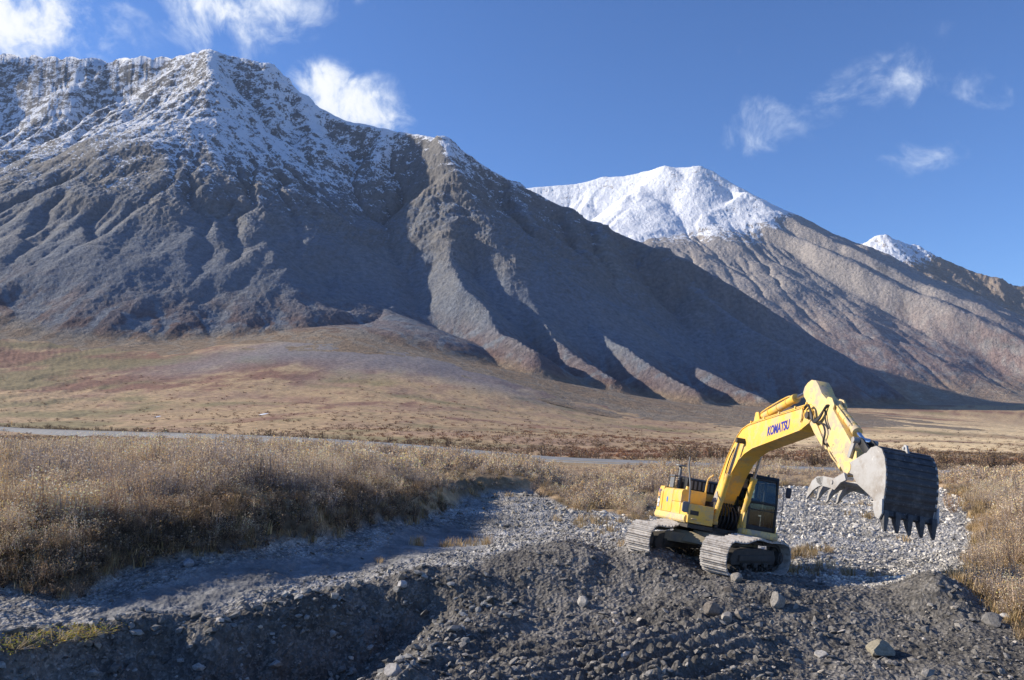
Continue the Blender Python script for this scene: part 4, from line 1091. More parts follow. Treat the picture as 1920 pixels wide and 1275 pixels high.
# arm ---------------------------------------------------------------------------
AR = [(5.78, 5.20), (5.84, 5.34), (6.0, 5.44), (6.20, 5.50), (6.44, 5.46), (6.62, 5.32), (6.86, 5.06), (7.30, 4.80), (7.50, 4.62), (8.82, 3.50), (8.86, 3.32), (8.74, 3.10), (8.52, 2.98), (8.32, 3.02), (8.16, 3.16), (7.15, 3.98), (6.70, 4.12), (6.28, 4.30), (6.10, 4.62), (6.0, 4.96), (5.86, 5.06)]
mb = MB(); mb.prism(AR, -.185, .185, bev=.015); arm = mb.build('arm', YELP, exc, 50)
mb = MB(); mb.prism([(6.20, 4.52), (6.42, 4.66), (6.8, 4.28), (7.22, 3.86), (7.24, 3.66), (7.12, 3.74), (6.72, 4.04)], -.225, -.19, bev=.008); mb.prism([(6.20, 4.52), (6.42, 4.66), (6.8, 4.28), (7.22, 3.86), (7.24, 3.66), (7.12, 3.74), (6.72, 4.04)], .19, .225, bev=.008); mb.build('side_bracket', YELP, arm)
mb = MB(); mb.prism([(7.05, 4.86), (7.5, 4.55), (7.55, 4.72), (7.40, 4.90), (7.2, 4.95)], -.18, -.13, bev=.008); mb.prism([(7.05, 4.86), (7.5, 4.55), (7.55, 4.72), (7.40, 4.90), (7.2, 4.95)], .13, .18, bev=.008); mb.build('cylinder_bracket', YELP, arm)
mb = MB(); mb.cyl((8.62, -.25, 3.12), (8.62, .25, 3.12), .13, n=20); mb.cyl((8.60, -.2, 3.46), (8.60, .2, 3.46), .09, n=18); mb.build('arm_pin', YELP, arm)
cylinder('bucket_cylinder', (7.34, 0, 4.76), (8.44, 0, 4.02), (8.82, 0, 3.77), .105, .055, arm, YELP, (.25, -.8, .4))
cylinder('thumb_cylinder', (7.24, 0, 3.66), (7.95, 0, 3.16), (8.28, 0, 2.93), .085, .05, arm, YELP, (0, -1, 0))
mb = MB()
for yy in (-.26, .21): mb.prism([(8.76, 3.84), (8.86, 3.78), (8.70, 3.40), (8.66, 3.34), (8.56, 3.38), (8.60, 3.5)], yy, yy + .05, bev=.008)
mb.cyl((8.82, -.3, 3.77), (8.82, .3, 3.77), .07, n=16)
lk = mb.build('bucket_link', STEEL, arm)
mb = MB()
for yy in (-.15, .10): mb.prism([(8.78, 3.86), (8.98, 3.80), (9.42, 3.44), (9.44, 3.30), (9.30, 3.28), (8.80, 3.68)], yy, yy + .05, bev=.008)
mb.build('link_bar', DARK, arm)
mb = MB()
for k in range(4): mb.tube([(6.3 - .03 * k, -.30, 4.72 - .02 * k), (6.5, -.33 - .02 * k, 4.80), (6.62 + .03 * k, -.32, 4.55), (6.66 + .04 * k, -.30, 4.32 - .03 * k), (6.95 + .05 * k, -.28, 4.36), (7.15 + .04 * k, -.26, 4.55 + .05 * k), (7.32, -.2, 4.72)], .024)
mb.tube([(6.9, -.27, 4.3), (7.25, -.27, 4.25), (7.42, -.26, 4.0), (7.30, -.24, 3.78), (7.24, -.16, 3.72)], .024)
mb.tube([(7.2, -.22, 4.6), (7.3, -.24, 4.3), (7.5, -.23, 4.1)], .02)
mb.build('hose', RUB, arm)

# bucket -------------------------------------------------------------------------
BW = .585
SHELL = [(9.50, 3.02), (9.66, 3.18), (9.92, 3.36), (10.12, 3.50), (10.34, 3.53), (10.54, 3.46), (10.68, 3.28), (10.77, 3.02), (10.80, 2.68), (10.77, 2.40), (10.72, 2.16)]
SIDE = SHELL + [(10.60, 2.16), (10.36, 2.42), (9.72, 2.70), (9.52, 2.84)]
mb = MB()
for s_ in (-1, 1): mb.prism(SIDE, s_ * BW, s_ * (BW - .04), bev=.006)
mb.cyl((9.62, -BW + .01, 2.98), (9.62, BW - .01, 2.98), .05, n=12)
bucket = mb.build('bucket', STEEL, exc)
mb = MB()
P_ = [Vector(p) for p in SHELL]
for _ in range(2):
    Q = [P_[0]]
    for a, b in zip(P_[:-1], P_[1:]): Q += [a * .75 + b * .25, a * .25 + b * .75]
    P_ = Q + [P_[-1]]
cen = Vector((10.1, 2.9))
inn = [p + (cen - p).normalized() * .035 for p in P_]
for a, b, c, d in zip(P_[:-1], P_[1:], inn[1:], inn[:-1]): mb.prism([tuple(a), tuple(b), tuple(c), tuple(d)], -BW + .041, BW - .041)
mb.build('bucket_shell', STEELD, bucket)
mb = MB()       # wear strips round the back
acc_ = [0]
for a, b in zip(P_[:-1], P_[1:]): acc_.append(acc_[-1] + (b - a).length)
tot = acc_[-1]
def at_s(s_):
    s_ = min(max(s_, 0), tot - 1e-4); i = max(j for j in range(len(acc_)) if acc_[j] <= s_); i = min(i, len(P_) - 2)
    return P_[i].lerp(P_[i + 1], (s_ - acc_[i]) / (acc_[i + 1] - acc_[i])), (P_[i + 1] - P_[i]).normalized()
for k in range(11):
    s0_ = tot * (.30 + k * .061)
    p, d = at_s(s0_); n_ = Vector((-d.y, d.x))
    if (cen - p).dot(n_) > 0: n_ = -n_
    wv = .045
    mb.prism([tuple(p - d * wv - n_ * .01), tuple(p - d * wv + n_ * .016), tuple(p + n_ * .026), tuple(p + d * wv + n_ * .016), tuple(p + d * wv - n_ * .01)], -BW + .01, BW - .01)
mb.build('wear_strip', STEELD, bucket)
for s_ in (-1, 1):
    mb = MB(); mb.prism([(10.46, 2.34), (10.80, 2.42), (10.83, 2.12), (10.74, 2.0), (10.60, 2.04), (10.52, 2.16)], s_ * (BW + .003), s_ * (BW + .045), bev=.008)
    mb.build('side_cutter', STEEL, bucket)
mb = MB(); mb.prism([(10.60, 2.15), (10.76, 2.20), (10.775, 2.10), (10.74, 2.06), (10.60, 2.08)], -BW, BW, bev=.006); mb.build('cutting_edge', STEELD, bucket)
for k in range(5):
    yk = -BW + .06 + k * (2 * BW - .12) / 4; mb = MB()
    b = bmesh.new(); lv = []
    for (z, x0, x1, hw) in ((2.20, 10.62, 10.82, .052), (2.10, 10.64, 10.84, .052), (1.98, 10.69, 10.84, .048), (1.84, 10.76, 10.84, .036), (1.77, 10.80, 10.84, .022)):
        lv.append([b.verts.new(q_) for q_ in ((x0, yk - hw, z), (x1, yk - hw, z), (x1, yk + hw, z), (x0, yk + hw, z))])
    for A_, B_ in zip(lv[:-1], lv[1:]):
        for i in range(4): b.faces.new((A_[i], A_[(i + 1) % 4], B_[(i + 1) % 4], B_[i]))
    b.faces.new(lv[0]); b.faces.new(lv[-1][::-1]); mb._add(b, .006)
    mb.build('tooth', STEELD, bucket)
mb = MB()
for yy in (-.24, .19): mb.prism([(8.54, 3.06), (8.60, 3.22), (9.3, 3.46), (9.7, 3.42), (10.05, 3.44), (9.6, 3.06), (9.3, 2.86), (8.70, 3.0)], yy, yy + .05, bev=.008)
mb.build('bucket_ear', STEEL, bucket)
mb = MB(); mb.prism([(10.30, 3.52), (10.38, 3.66), (10.46, 3.64), (10.54, 3.46)], .0, .05, bev=.01); mb.cyl((10.4, -.03, 3.58), (10.4, .08, 3.58), .03); mb.build('lifting_eye', STEEL, bucket)

# thumb --------------------------------------------------------------------------
mb = MB()
TT = [(7.12, 2.30), (7.18, 2.56), (7.34, 2.76), (7.58, 2.87), (7.9, 2.87), (7.9, 2.66), (7.66, 2.62), (7.42, 2.52), (7.26, 2.40)]
for yy in (-.42, -.15, .11, .37): mb.prism(TT, yy - .025, yy + .025, bev=.006)
thumb = mb.build('thumb', STEEL, exc)
mb = MB(); mb.prism([(7.52, 2.84), (7.9, 2.88), (8.42, 2.84), (8.84, 2.98), (8.95, 2.80), (8.72, 2.74), (8.48, 2.56), (8.30, 2.60), (7.76, 2.66), (7.6, 2.72)], -.445, -.40, bev=.006); mb.prism([(7.52, 2.84), (7.9, 2.88), (8.42, 2.84), (8.84, 2.98), (8.95, 2.80), (8.72, 2.74), (8.48, 2.56), (8.30, 2.60), (7.76, 2.66), (7.6, 2.72)], .34, .385, bev=.006)
mb.box(7.7, 8.5, -.40, .34, 2.74, 2.80); mb.cyl((8.35, -.47, 2.74), (8.35, .42, 2.74), .05, n=16); mb.build('thumb_frame', STEEL, thumb)

# decals on the right side
mb = MB(); mb.box(-2.10, -1.86, -1.4605, -1.452, 1.50, 2.05, 0)
dp = mb.build('model_plate', PLATE, exc)
sideM = lambda x, z, rz=0: Matrix.Translation((x, -1.4625, z)) @ Matrix.Rotation(math.pi / 2, 4, 'X') @ Matrix.Rotation(rz, 4, 'Z')
text_mesh('PC', .15, .001, ORANGE, sideM(-1.98, 1.93), 'lettering', dp)
text_mesh('270', .15, .001, WHITE, sideM(-1.98, 1.72, 0), 'lettering', dp)
text_mesh('LC', .12, .001, WHITE, sideM(-1.98, 1.58, 0), 'lettering', dp)
mb = MB(); mb.box(-2.12, -1.82, -1.4595, -1.45, 2.07, 2.10, 0); mb.box(-2.12, -1.82, -1.4595, -1.45, 2.12, 2.14, 0); mb.build('stripe_decal', BLUE, exc)
mb = MB(); mb.prism([(-1.12, 1.72), (-.98, 1.72), (-.96, 1.86), (-1.05, 1.92), (-1.14, 1.84)], -1.441, -1.437); mb.build('round_decal', LBLUE, exc)
# ------------------------------------------------------------------ loose stones, boulders
def ground_hit(px, py):
    d = ray(px, py); Ys = np.exp(np.linspace(math.log(12), math.log(1500), 1600))
    t = Ys / d.y; zz = CZ + d.z * t - h_ground(d.x * t, Ys)
    i = int(np.argmax(zz < 0)); a = zz[i - 1] / (zz[i - 1] - zz[i] + 1e-9); Yh = Ys[i - 1] + a * (Ys[i] - Ys[i - 1]); t = Yh / d.y
    return Vector((d.x * t, Yh, CZ + d.z * t))


def vcol_material(name, rough=.9, trans=0.0, bump=0.0):
    m = bpy.data.materials.new(name); m.use_nodes = True; t = NT(m.node_tree)
    col = t.node('ShaderNodeAttribute', attribute_name='Col').outputs['Color']
    pos = t.node('ShaderNodeNewGeometry').outputs['Position']
    o = t.node('ShaderNodeOutputMaterial')
    if bump:
        v = t.noise(pos, 14.0, 6, .7); k = t.ss(v, .3, .7, .72, 1.28)
        col = t.mix(1.0, col, t.node('ShaderNodeCombineColor', ins={0: k, 1: k, 2: k}).outputs[0], 'MULTIPLY')
    bs = t.node('ShaderNodeBsdfPrincipled', ins={'Roughness': rough, 'Specular IOR Level': .12}); t.l.new(col, bs.inputs['Base Color'])
    if bump:
        bp = t.node('ShaderNodeBump', ins={'Strength': .7, 'Distance': bump}); t.l.new(t.noise(pos, 22.0, 6, .7), bp.inputs['Height']); t.l.new(bp.outputs[0], bs.inputs['Normal'])
    if trans:
        tr = t.node('ShaderNodeBsdfTranslucent'); t.l.new(col, tr.inputs['Color'])
        mx = t.node('ShaderNodeMixShader', ins={0: trans}); t.l.new(bs.outputs[0], mx.inputs[1]); t.l.new(tr.outputs[0], mx.inputs[2]); t.l.new(mx.outputs[0], o.inputs[0])
    else: t.l.new(bs.outputs[0], o.inputs[0])
    return m


M_STONE = vcol_material('stone', .9, 0, .02)
M_LEAF = vcol_material('dry_leaves_and_twigs', .85, .28)


def ico(sub):
    b = bmesh.new(); bmesh.ops.create_icosphere(b, subdivisions=sub, radius=1.0)
    V = np.array([v.co[:] for v in b.verts]); Fc = np.array([[v.index for v in f.verts] for f in b.faces]); b.free(); return V, Fc


ICO_V, ICO_F = ico(1)


def stones(name, x, y, z, r, col, sub=1):
    n = len(x); nv = len(ICO_V)
    B = np.tile(ICO_V, (n, 1, 1))
    B *= (1 + rng.uniform(-.32, .32, (n, nv, 1)))
    # cut flat faces like split shale
    for _ in range(3):
        d = rng.normal(size=(n, 1, 3)); d /= np.linalg.norm(d, axis=2, keepdims=True); lim = rng.uniform(.25, .75, (n, 1))
        pr = (B * d).sum(2); ex = np.maximum(pr - lim, 0); B = B - ex[..., None] * d
    B *= rng.uniform(.6, 1.3, (n, 1, 3)) * np.array([1.15, 1.15, .72])
    a = rng.uniform(0, 2 * np.pi, n); c, s = np.cos(a), np.sin(a)
    tl = rng.normal(0, .35, (n, 1)); B[..., 2] += tl * B[..., 0]
    Xb = B[..., 0] * c[:, None] - B[..., 1] * s[:, None]; Yb = B[..., 0] * s[:, None] + B[..., 1] * c[:, None]
    V = np.stack([x[:, None] + Xb * r[:, None], y[:, None] + Yb * r[:, None], z[:, None] + B[..., 2] * r[:, None] + .22 * r[:, None]], -1).reshape(-1, 3)
    Fq = (ICO_F[None] + (np.arange(n) * nv)[:, None, None]).reshape(-1, 3)
    return make_mesh(name, V, Fq, M_STONE, smooth=False, col=np.repeat(col, nv, 0))


def scatter(n, ymin, ymax, pxa, pxb, power=1.0):
    """random ground points, denser near the camera"""
    u = rng.uniform(0, 1, n); Yv = (ymin ** (1 - power) + u * (ymax ** (1 - power) - ymin ** (1 - power))) ** (1 / (1 - power)) if power != 1 else ymin * (ymax / ymin) ** u
    px = rng.uniform(pxa, pxb, n); return (px - 960) / F * Yv, Yv


def veg_sdf(x, y): return poly_sdf(x + .35 * fbm(x, y, 2.2, 3, seed=5) + .4 * fbm(x, y, 5, 2, seed=3), y + .35 * fbm(x, y, 2.2, 3, seed=9) + .5 * fbm(x, y, 4, 2, seed=2), VEG_L)


# stones in the dug heap
x, y = scatter(30000, 14.0, 30.0, -150, 2080, 1.6)
hs_ = poly_sdf(x, y, HEAP); m = (hs_ < .2); x, y = x[m], y[m]
cl = fbm(x, y, 1.6, 4, .6, seed=201); keep = rng.uniform(0, 1, len(x)) < .38 + .9 * cl; x, y = x[keep], y[keep]
r_ = .017 + .085 * rng.uniform(0, 1, len(x)) ** 4.5 + .01 * rng.uniform(0, 1, len(x))
z = h_ground(x, y)
shade_ = rng.uniform(.75, 1.9, (len(x), 1)); pale = rng.uniform(0, 1, len(x)) < .10
col = c3(.150, .140, .127) * shade_; col[pale] = c3(.42, .38, .33) * rng.uniform(.7, 1.25, (pale.sum(), 1))
st1 = stones('heap_stones', x, y, z, r_, col); tag(st1, 'grey broken stones scattered all over the dug soil heap'); st1['category'] = 'stones'; st1['kind'] = 'stuff'
# larger lumps fallen down the shaded cut
x, y = scatter(2600, 15.5, 24.0, -60, 1000, 1.3); m = np.abs(poly_sdf(x, y, TRENCH) + .5) < 1.1; x, y = x[m], y[m]; z = h_ground(x, y)
r_ = .03 + .12 * rng.uniform(0, 1, len(x)) ** 2.6; col = c3(.17, .165, .155) * rng.uniform(.6, 1.9, (len(x), 1))
st3 = stones('fallen_stones', x, y, z, r_, col); tag(st3, 'dark loose lumps of rock lying on the shaded cut'); st3['category'] = 'stones'; st3['kind'] = 'stuff'
# creek gravel
x, y = scatter(76000, 21.0, 62.0, 60, 1900, 1.3)
vg_ = veg_sdf(x, y); m = (vg_ > -.1) & (poly_sdf(x, y, HEAP) > -.1); x, y = x[m], y[m]
mud_ = poly_sdf(x, y, MUD) < .1
cl = fbm(x, y, 2.2, 4, .6, seed=203); keep = rng.uniform(0, 1, len(x)) < (.62 + .9 * cl) * np.where(mud_, .03, 1) * (.45 + .55 * sst(x, -3, 3)) * np.where(x > 2, 1.35, .9); x, y = x[keep], y[keep]
z = h_ground(x, y)
r_ = (.024 + .085 * rng.uniform(0, 1, len(x)) ** 4) * np.clip(y / 34, .7, 1.5)
col = c3(.40, .388, .365) * rng.uniform(.4, 1.35, (len(x), 1)) * (.72 + .70 * sst(x, -1, 7))[:, None] * np.array([1.04, 1.0, .93])
st2 = stones('creek_gravel', x, y, z, r_, np.clip(col, 0, .8)); tag(st2, 'pale angular stones covering the dry creek bed'); st2['category'] = 'gravel'; st2['kind'] = 'stuff'

# single boulders that can be picked out
ICO2_V, ICO2_F = ico(3)
BOULD = [
    (1455, 1134, 14, 1.0, (.36, .33, .29), 'pale blocky boulder standing up in the middle of the dark soil heap'),
    (1361, 1162, 10, 1.1, (.42, .38, .33), 'pale split slab leaning beside the round brown boulder on the heap'),
    (1334, 1148, 14, .8, (.24, .21, .18), 'rounded brown boulder half buried left of the pale split slab'),
    (1382, 1090, 11, .8, (.34, .31, .27), 'round stone just below the near track of the excavator'),
    (1366, 1108, 9, .55, (.22, .19, .16), 'small flat brown stone below the round stone by the track'),
    (1650, 1226, 27, .5, (.36, .32, .24), 'large tan flat boulder lying low in the right of the heap'),
    (1862, 1172, 15, .85, (.22, .21, .20), 'grey boulder near the shaded right end of the heap'),
    (1884, 1160, 11, .5, (.62, .60, .57), 'white stone at the foot of the right-hand scrub'),
    (752, 1100, 9, .8, (.50, .48, .46), 'whitish stone on the sunlit crest left of the excavator heap'),
    (352, 1060, 10, .75, (.30, .32, .35), 'blue grey stone at the foot of the shaded turf bank'),
    (1385, 1158, 8, .95, (.28, .25, .22), 'narrow grey stone right of the pale split slab'),
    (1093, 1134, 9, 1.0, (.45, .42, .38), 'upright light stone in the rutted track marks'),
    (738, 1264, 14, .9, (.46, .43, .40), 'light stone at the bottom edge near the end of the ruts'),
    (1540, 1232, 10, .7, (.50, .47, .43), 'light angular stone left of the large tan boulder'),
]
for (px, py, rp, fl, colr, lab) in BOULD:
    g_ = ground_hit(px, py); rad_ = rp / F * g_.y * 1.05
    V = ICO2_V.copy(); n_ = len(V)
    sd_ = rng.uniform(0, 50)
    for _ in range(9):
        d = rng.normal(size=3); d /= np.linalg.norm(d); lim = rng.uniform(.48, .82); pr = V @ d; V = V - np.maximum(pr - lim, 0)[:, None] * d
    V = V * (1 + .10 * fbm(V[:, 0] * 1.0 + sd_, V[:, 1] + V[:, 2] * .8, .7, 4, .6)[:, None])
    V = V * np.array([1.0, .85, fl]) * rad_ * 1.25
    a = rng.uniform(0, 3); V = np.stack([V[:, 0] * math.cos(a) - V[:, 1] * math.sin(a), V[:, 0] * math.sin(a) + V[:, 1] * math.cos(a), V[:, 2]], 1)
    V[:, 2] += rad_ * fl * .45
    ob = make_mesh('boulder', V, ICO2_F, M_STONE, smooth=False, col=np.tile(np.array(colr) * .78, (n_, 1)))
    ob.location = g_; tag(ob, lab, 'boulder', 'single boulders on the worked ground')

# ------------------------------------------------------------------ scrub
def bush_variant(nst, nlf, ls, spread, kind):
    """arrays of quads (n,4,3) and colours (n,3), unit height"""
    Q = []; Cc = []
    tips = []
    for i in range(nst):
        a = rng.uniform(0, 2 * np.pi); ev = rng.uniform(.25, 1.5); rr0 = rng.uniform(.70, .96)
        p0 = np.array([math.cos(a) * .12, math.sin(a) * .12, -.05]) * rng.uniform(0, 1); p2 = np.array([math.cos(a) * math.cos(ev) * spread * 1.25, math.sin(a) * math.cos(ev) * spread * 1.25, .12 + .85 * math.sin(ev)]) * rr0
        mid = (p0 + p2) / 2 + np.array([math.cos(a), math.sin(a), .0]) * .12 + rng.normal(0, .04, 3)
        wv = ls * rng.uniform(.10, .22); sdir = np.array([-math.sin(a + rng.uniform(-.9, .9)), math.cos(a), 0])
        for u, v, w0, w1 in ((p0, mid, 1.5, 1.0), (mid, p2, 1.0, .4)):
            Q.append([u - sdir * wv * w0, u + sdir * wv * w0, v + sdir * wv * w1, v - sdir * wv * w1]); Cc.append(c3(.25, .21, .185) * rng.uniform(.7, 1.6) if kind != 'green' else c3(.42, .36, .28) * rng.uniform(.7, 1.2))
        tips.append((p0, mid, p2))
    for i in range(nlf):
        p0, mid, p2 = tips[rng.integers(0, nst)]; u = rng.uniform(.10, 1.02) ** .5
        p = (1 - u) ** 2 * p0 + 2 * u * (1 - u) * mid + u * u * p2 + rng.normal(0, .075, 3) * np.array([1, 1, .8])
        if kind == 'grass': pass
        d1 = rng.normal(size=3); d1 /= np.linalg.norm(d1); d2 = np.cross(d1, rng.normal(size=3)); d2 /= np.linalg.norm(d2)
        tw = rng.uniform() < .32      # a twig instead of a leaf
        L1, L2 = (ls * rng.uniform(1.6, 3.4), ls * .13) if tw else (ls * rng.uniform(.6, 1.25), ls * rng.uniform(.3, .65))
        if tw: d1 = d1 * .8 + np.array([0, 0, .25]) + (p2 - p0) * .5; d1 /= np.linalg.norm(d1)
        Q.append([p - d1 * L1 * .5, p - d2 * L2 * .5 + d1 * 0, p + d1 * L1 * .5, p + d2 * L2 * .5])
        if tw: c = c3(.38, .32, .28) * rng.uniform(.5, 1.5)
        else:
            c = (c3(.66, .50, .30), c3(.54, .42, .29), c3(.74, .64, .52), c3(.68, .46, .18), c3(.36, .28, .22))[rng.choice(5, p=[.34, .26, .16, .10, .14])] * rng.uniform(.65, 1.25)
            if kind == 'green': c = (c3(.40, .38, .05), c3(.26, .29, .06), c3(.60, .40, .04))[rng.integers(0, 3)] * rng.uniform(.7, 1.2)
        # leaves thin out downwards to bare purple twigs
        if kind != 'green' and not tw and u < .48: c = c3(.32, .26, .215) * rng.uniform(.6, 1.4)
        Cc.append(c)
    return np.array(Q, np.float32), np.array(Cc, np.float32)


def grass_variant(nb, wd_):
    Q = []; Cc = []
    for i in range(nb):
        a = rng.uniform(0, 2 * np.pi); b0 = rng.normal(0, .22, 3) * np.array([1, 1, 0]); out_ = rng.uniform(.1, .7); h = rng.uniform(.5, 1.0)
        t = b0 + np.array([math.cos(a) * out_, math.sin(a) * out_, h]); m_ = (b0 + t) / 2 + np.array([0, 0, .14]); s_ = np.array([-math.sin(a), math.cos(a), 0]) * wd_
        Q.append([b0 - s_, b0 + s_, m_ + s_ * .8, m_ - s_ * .8]); Q.append([m_ - s_ * .8, m_ + s_ * .8, t + s_ * .15, t - s_ * .15])
        c = (c3(.58, .46, .26), c3(.46, .36, .20), c3(.34, .29, .15), c3(.66, .56, .38))[rng.integers(0, 4)] * rng.uniform(.7, 1.2); Cc += [c, c]
    return np.array(Q, np.float32), np.array(Cc, np.float32)


def plant_field(name, variants, x, y, z, h, wdt, tint, label, cat):
    n = len(x); vi = rng.integers(0, len(variants), n); Vs = []; Cs = []
    for k, (Q, Cc) in enumerate(variants):
        m = vi == k
        if not m.any(): continue
        nn_ = m.sum(); a = rng.uniform(0, 2 * np.pi, nn_); c, s = np.cos(a)[:, None, None], np.sin(a)[:, None, None]
        ww = wdt[m][:, None, None]; hh = h[m][:, None, None]
        X_ = (Q[None, ..., 0] * c - Q[None, ..., 1] * s) * ww + x[m][:, None, None]; Y_ = (Q[None, ..., 0] * s + Q[None, ..., 1] * c) * ww + y[m][:, None, None]
        Z_ = Q[None, ..., 2] * hh + z[m][:, None, None]
        Vs.append(np.stack([X_, Y_, Z_], -1).reshape(-1, 3)); cc = Cc[None] * tint[m][:, None, :]; Cs.append(np.repeat(cc.reshape(-1, 3), 4, 0))
    V = np.concatenate(Vs); Cv = np.concatenate(Cs)
    ob = make_mesh(name, V, np.arange(len(V)).reshape(-1, 4), M_LEAF, smooth=False, col=np.clip(Cv, 0, .85))
    tag(ob, label, cat); return ob


V_NEAR = [bush_variant(26, 520, .046, .62, 'dry') for _ in range(9)]
V_FAR = [bush_variant(9, 120, .125, .75, 'dry') for _ in range(8)]
V_VFAR = [bush_variant(5, 44, .26, .8, 'dry') for _ in range(6)]
V_GR = [grass_variant(46, .012) for _ in range(6)]
V_GRF = [grass_variant(20, .03) for _ in range(5)]


def tints(x, y, n):
    """each bush has its own mix of gold, tan, grey and brown"""
    a = fbm(x, y, 6.0, 4, .6, seed=301); b = rng.normal(0, .16, n); g_ = sst(a + b, -.3, .35)
    t = lerp(np.tile(c3(.98, .98, 1.02), (n, 1)), np.tile(c3(1.62, 1.5, 1.3), (n, 1)), g_)
    return t * rng.uniform(.82, 1.18, (n, 1))


# near willow scrub
x, y = scatter(3900, 17.5, 47, -260, 2250, 1.25)
sv = veg_sdf(x, y); m = (sv < -.15) & ~((x / y < -.68) & (y < 25)) & (y > 20.5); x, y, sv = x[m], y[m], -sv[m]
z = h_ground(x, y)
left_ = 1 - sst(x, -1.5, 4)
hmax = .92 + .36 * left_ * sst(-x, 1, 12) + .5 * fbm(x, y, 7, 3, seed=305)
h = (.62 + (hmax - .62) * sst(sv, .3, 4.0 * left_ + 2.5 * (1 - left_))) * rng.uniform(.55, 1.3, len(x)) * (.8 + .5 * sst(fbm(x, y, 3.2, 3, seed=306), -.2, .3))
h = np.clip(h, .3, 2.9)
scr = plant_field('willow_scrub', V_NEAR, x, y, z, h, np.clip(h * 1.05, .5, 1.9) * rng.uniform(.9, 1.25, len(x)), tints(x, y, len(x)), 'mass of dry leafless willow scrub with tan tips covering the flat beside the creek', 'scrub'); scr['kind'] = 'stuff'
# low dark growth hanging over the turf bank
x, y = scatter(9000, 19, 42, -150, 1000, 1.2); sv = veg_sdf(x, y); m = (sv < .1) & (sv > -3.4) & (y > 20.0); x, y = x[m][:1500], y[m][:1500]; z = h_ground(x, y)
h = rng.uniform(.22, .62, len(x)); bankg = plant_field('bank_growth', V_FAR[:4] + V_NEAR[:3], x, y, z, h, h * 1.3, np.tile(c3(.62, .56, .50), (len(x), 1)) * rng.uniform(.55, 1.3, (len(x), 1)), 'low brown growth hanging over the edge of the turf bank', 'undergrowth'); bankg['kind'] = 'stuff'
# farther scrub towards the road
x, y = scatter(7200, 44, 108, -300, 2250, 1.25)
sv = veg_sdf(x, y); rd_ = road_d(x, y); m = (sv < -.3) & (rd_ > 5.6); x, y, sv = x[m], y[m], -sv[m]
h = (.35 + .75 * sst(fbm(x, y, 16, 3, seed=307) + .1, -.3, .4)) * rng.uniform(.6, 1.2, len(x)) * (.5 + .5 * sst(sv, .3, 3)); z = h_ground(x, y)
beyond = y > np.interp(x, [p[0] for p in ROAD], [p[1] for p in ROAD]); h = np.where(beyond, h * .8, h)
scf = plant_field('willow_scrub', V_FAR, x, y, z, h, np.clip(h * 1.25, .5, 1.6), tints(x, y, len(x)), 'low tan scrub spread over the flat between the creek bed and the road', 'scrub'); scf['kind'] = 'stuff'
# dark brush along the far side of the road, and tussocks up the slope
xs_, ys_ = [], []
for (p, q_) in zip(rc[:-1], rc[1:]):
    pxx = 960 + F * p[0] / p[1]
    if p[1] < 20 or p[1] > 420 or not (-150 < pxx < 2100): continue
    den = 1.0 if pxx > 1040 else (.9 if pxx < 230 else .35)
    for _ in range(int(17 * den)):
        t_ = rng.uniform(); o_ = 9 + 20 * rng.uniform() ** 1.6; nn_ = np.array([-(q_ - p)[1], (q_ - p)[0]]); nn_ /= np.linalg.norm(nn_)
        if nn_[1] < 0: nn_ = -nn_
        c_ = p + (q_ - p) * t_ + nn_ * o_; xs_.append(c_[0]); ys_.append(c_[1])
x = np.array(xs_); y = np.array(ys_); z = h_ground(x, y); h = rng.uniform(.5, 2.0, len(x)) * (.55 + .9 * sst(fbm(x, y, 12, 3, seed=309), -.25, .3))
hedge = plant_field('roadside_brush', V_FAR, x, y, z, h, h * 1.0 + .3, np.tile(c3(.38, .35, .33), (len(x), 1)) * rng.uniform(.6, 1.5, (len(x), 1)), 'dark brown brush growing along the far side of the road', 'brush'); hedge['kind'] = 'stuff'
x, y = scatter(15000, 110, 900, -250, 2200, 1.5)
keep = (road_d(x, y) > 12) & (rng.uniform(0, 1, len(x)) < .5 + 1.1 * fbm(x, y, 60, 4, seed=311)); x, y = x[keep], y[keep]; z = h_ground(x, y)
h = rng.uniform(.2, .75, len(x)) * (1 + y / 700)
tus = plant_field('tundra_tussocks', V_VFAR, x, y, z, h, h * 2.4, lerp(np.tile(c3(.62, .56, .52), (len(x), 1)), np.tile(c3(.66, .46, .40), (len(x), 1)), sst(fbm(x, y, 80, 3, seed=313), -.2, .3)) * rng.uniform(.6, 1.15, (len(x), 1)), 'low brown tussocks dotted over the slope below the mountains', 'tussocks'); tus['kind'] = 'stuff'
# dry grass along the bank, among the scrub and in tufts on the gravel
x, y = scatter(11000, 16, 62, -200, 2150, 1.4); sv = veg_sdf(x, y)
mb_ = (sv < .15) & (sv > -3.0) & (rng.uniform(0, 1, len(x)) < .85); isl = (sv >= .15) & (poly_sdf(x, y, HEAP) > .3) & (y > 27) & (fbm(x, y, 3.5, 3, seed=315) > .26) & (rng.uniform(0, 1, len(x)) < .8)
rest = (sv <= -2.6) & (rng.uniform(0, 1, len(x)) < .10)
m = mb_ | isl | rest; x, y = x[m], y[m]; z = h_ground(x, y); h = rng.uniform(.18, .5, len(x))
gr = plant_field('dry_grass', V_GR + V_GRF, x, y, z, h, h * 1.1, np.tile(c3(1, .90, .82), (len(x), 1)) * rng.uniform(.6, 1.2, (len(x), 1)), 'dry yellow grass along the turf bank and in tufts on the gravel', 'grass'); gr['kind'] = 'stuff'
M_TALL = [bush_variant(40, 900, .034, .55, 'dry') for _ in range(3)]


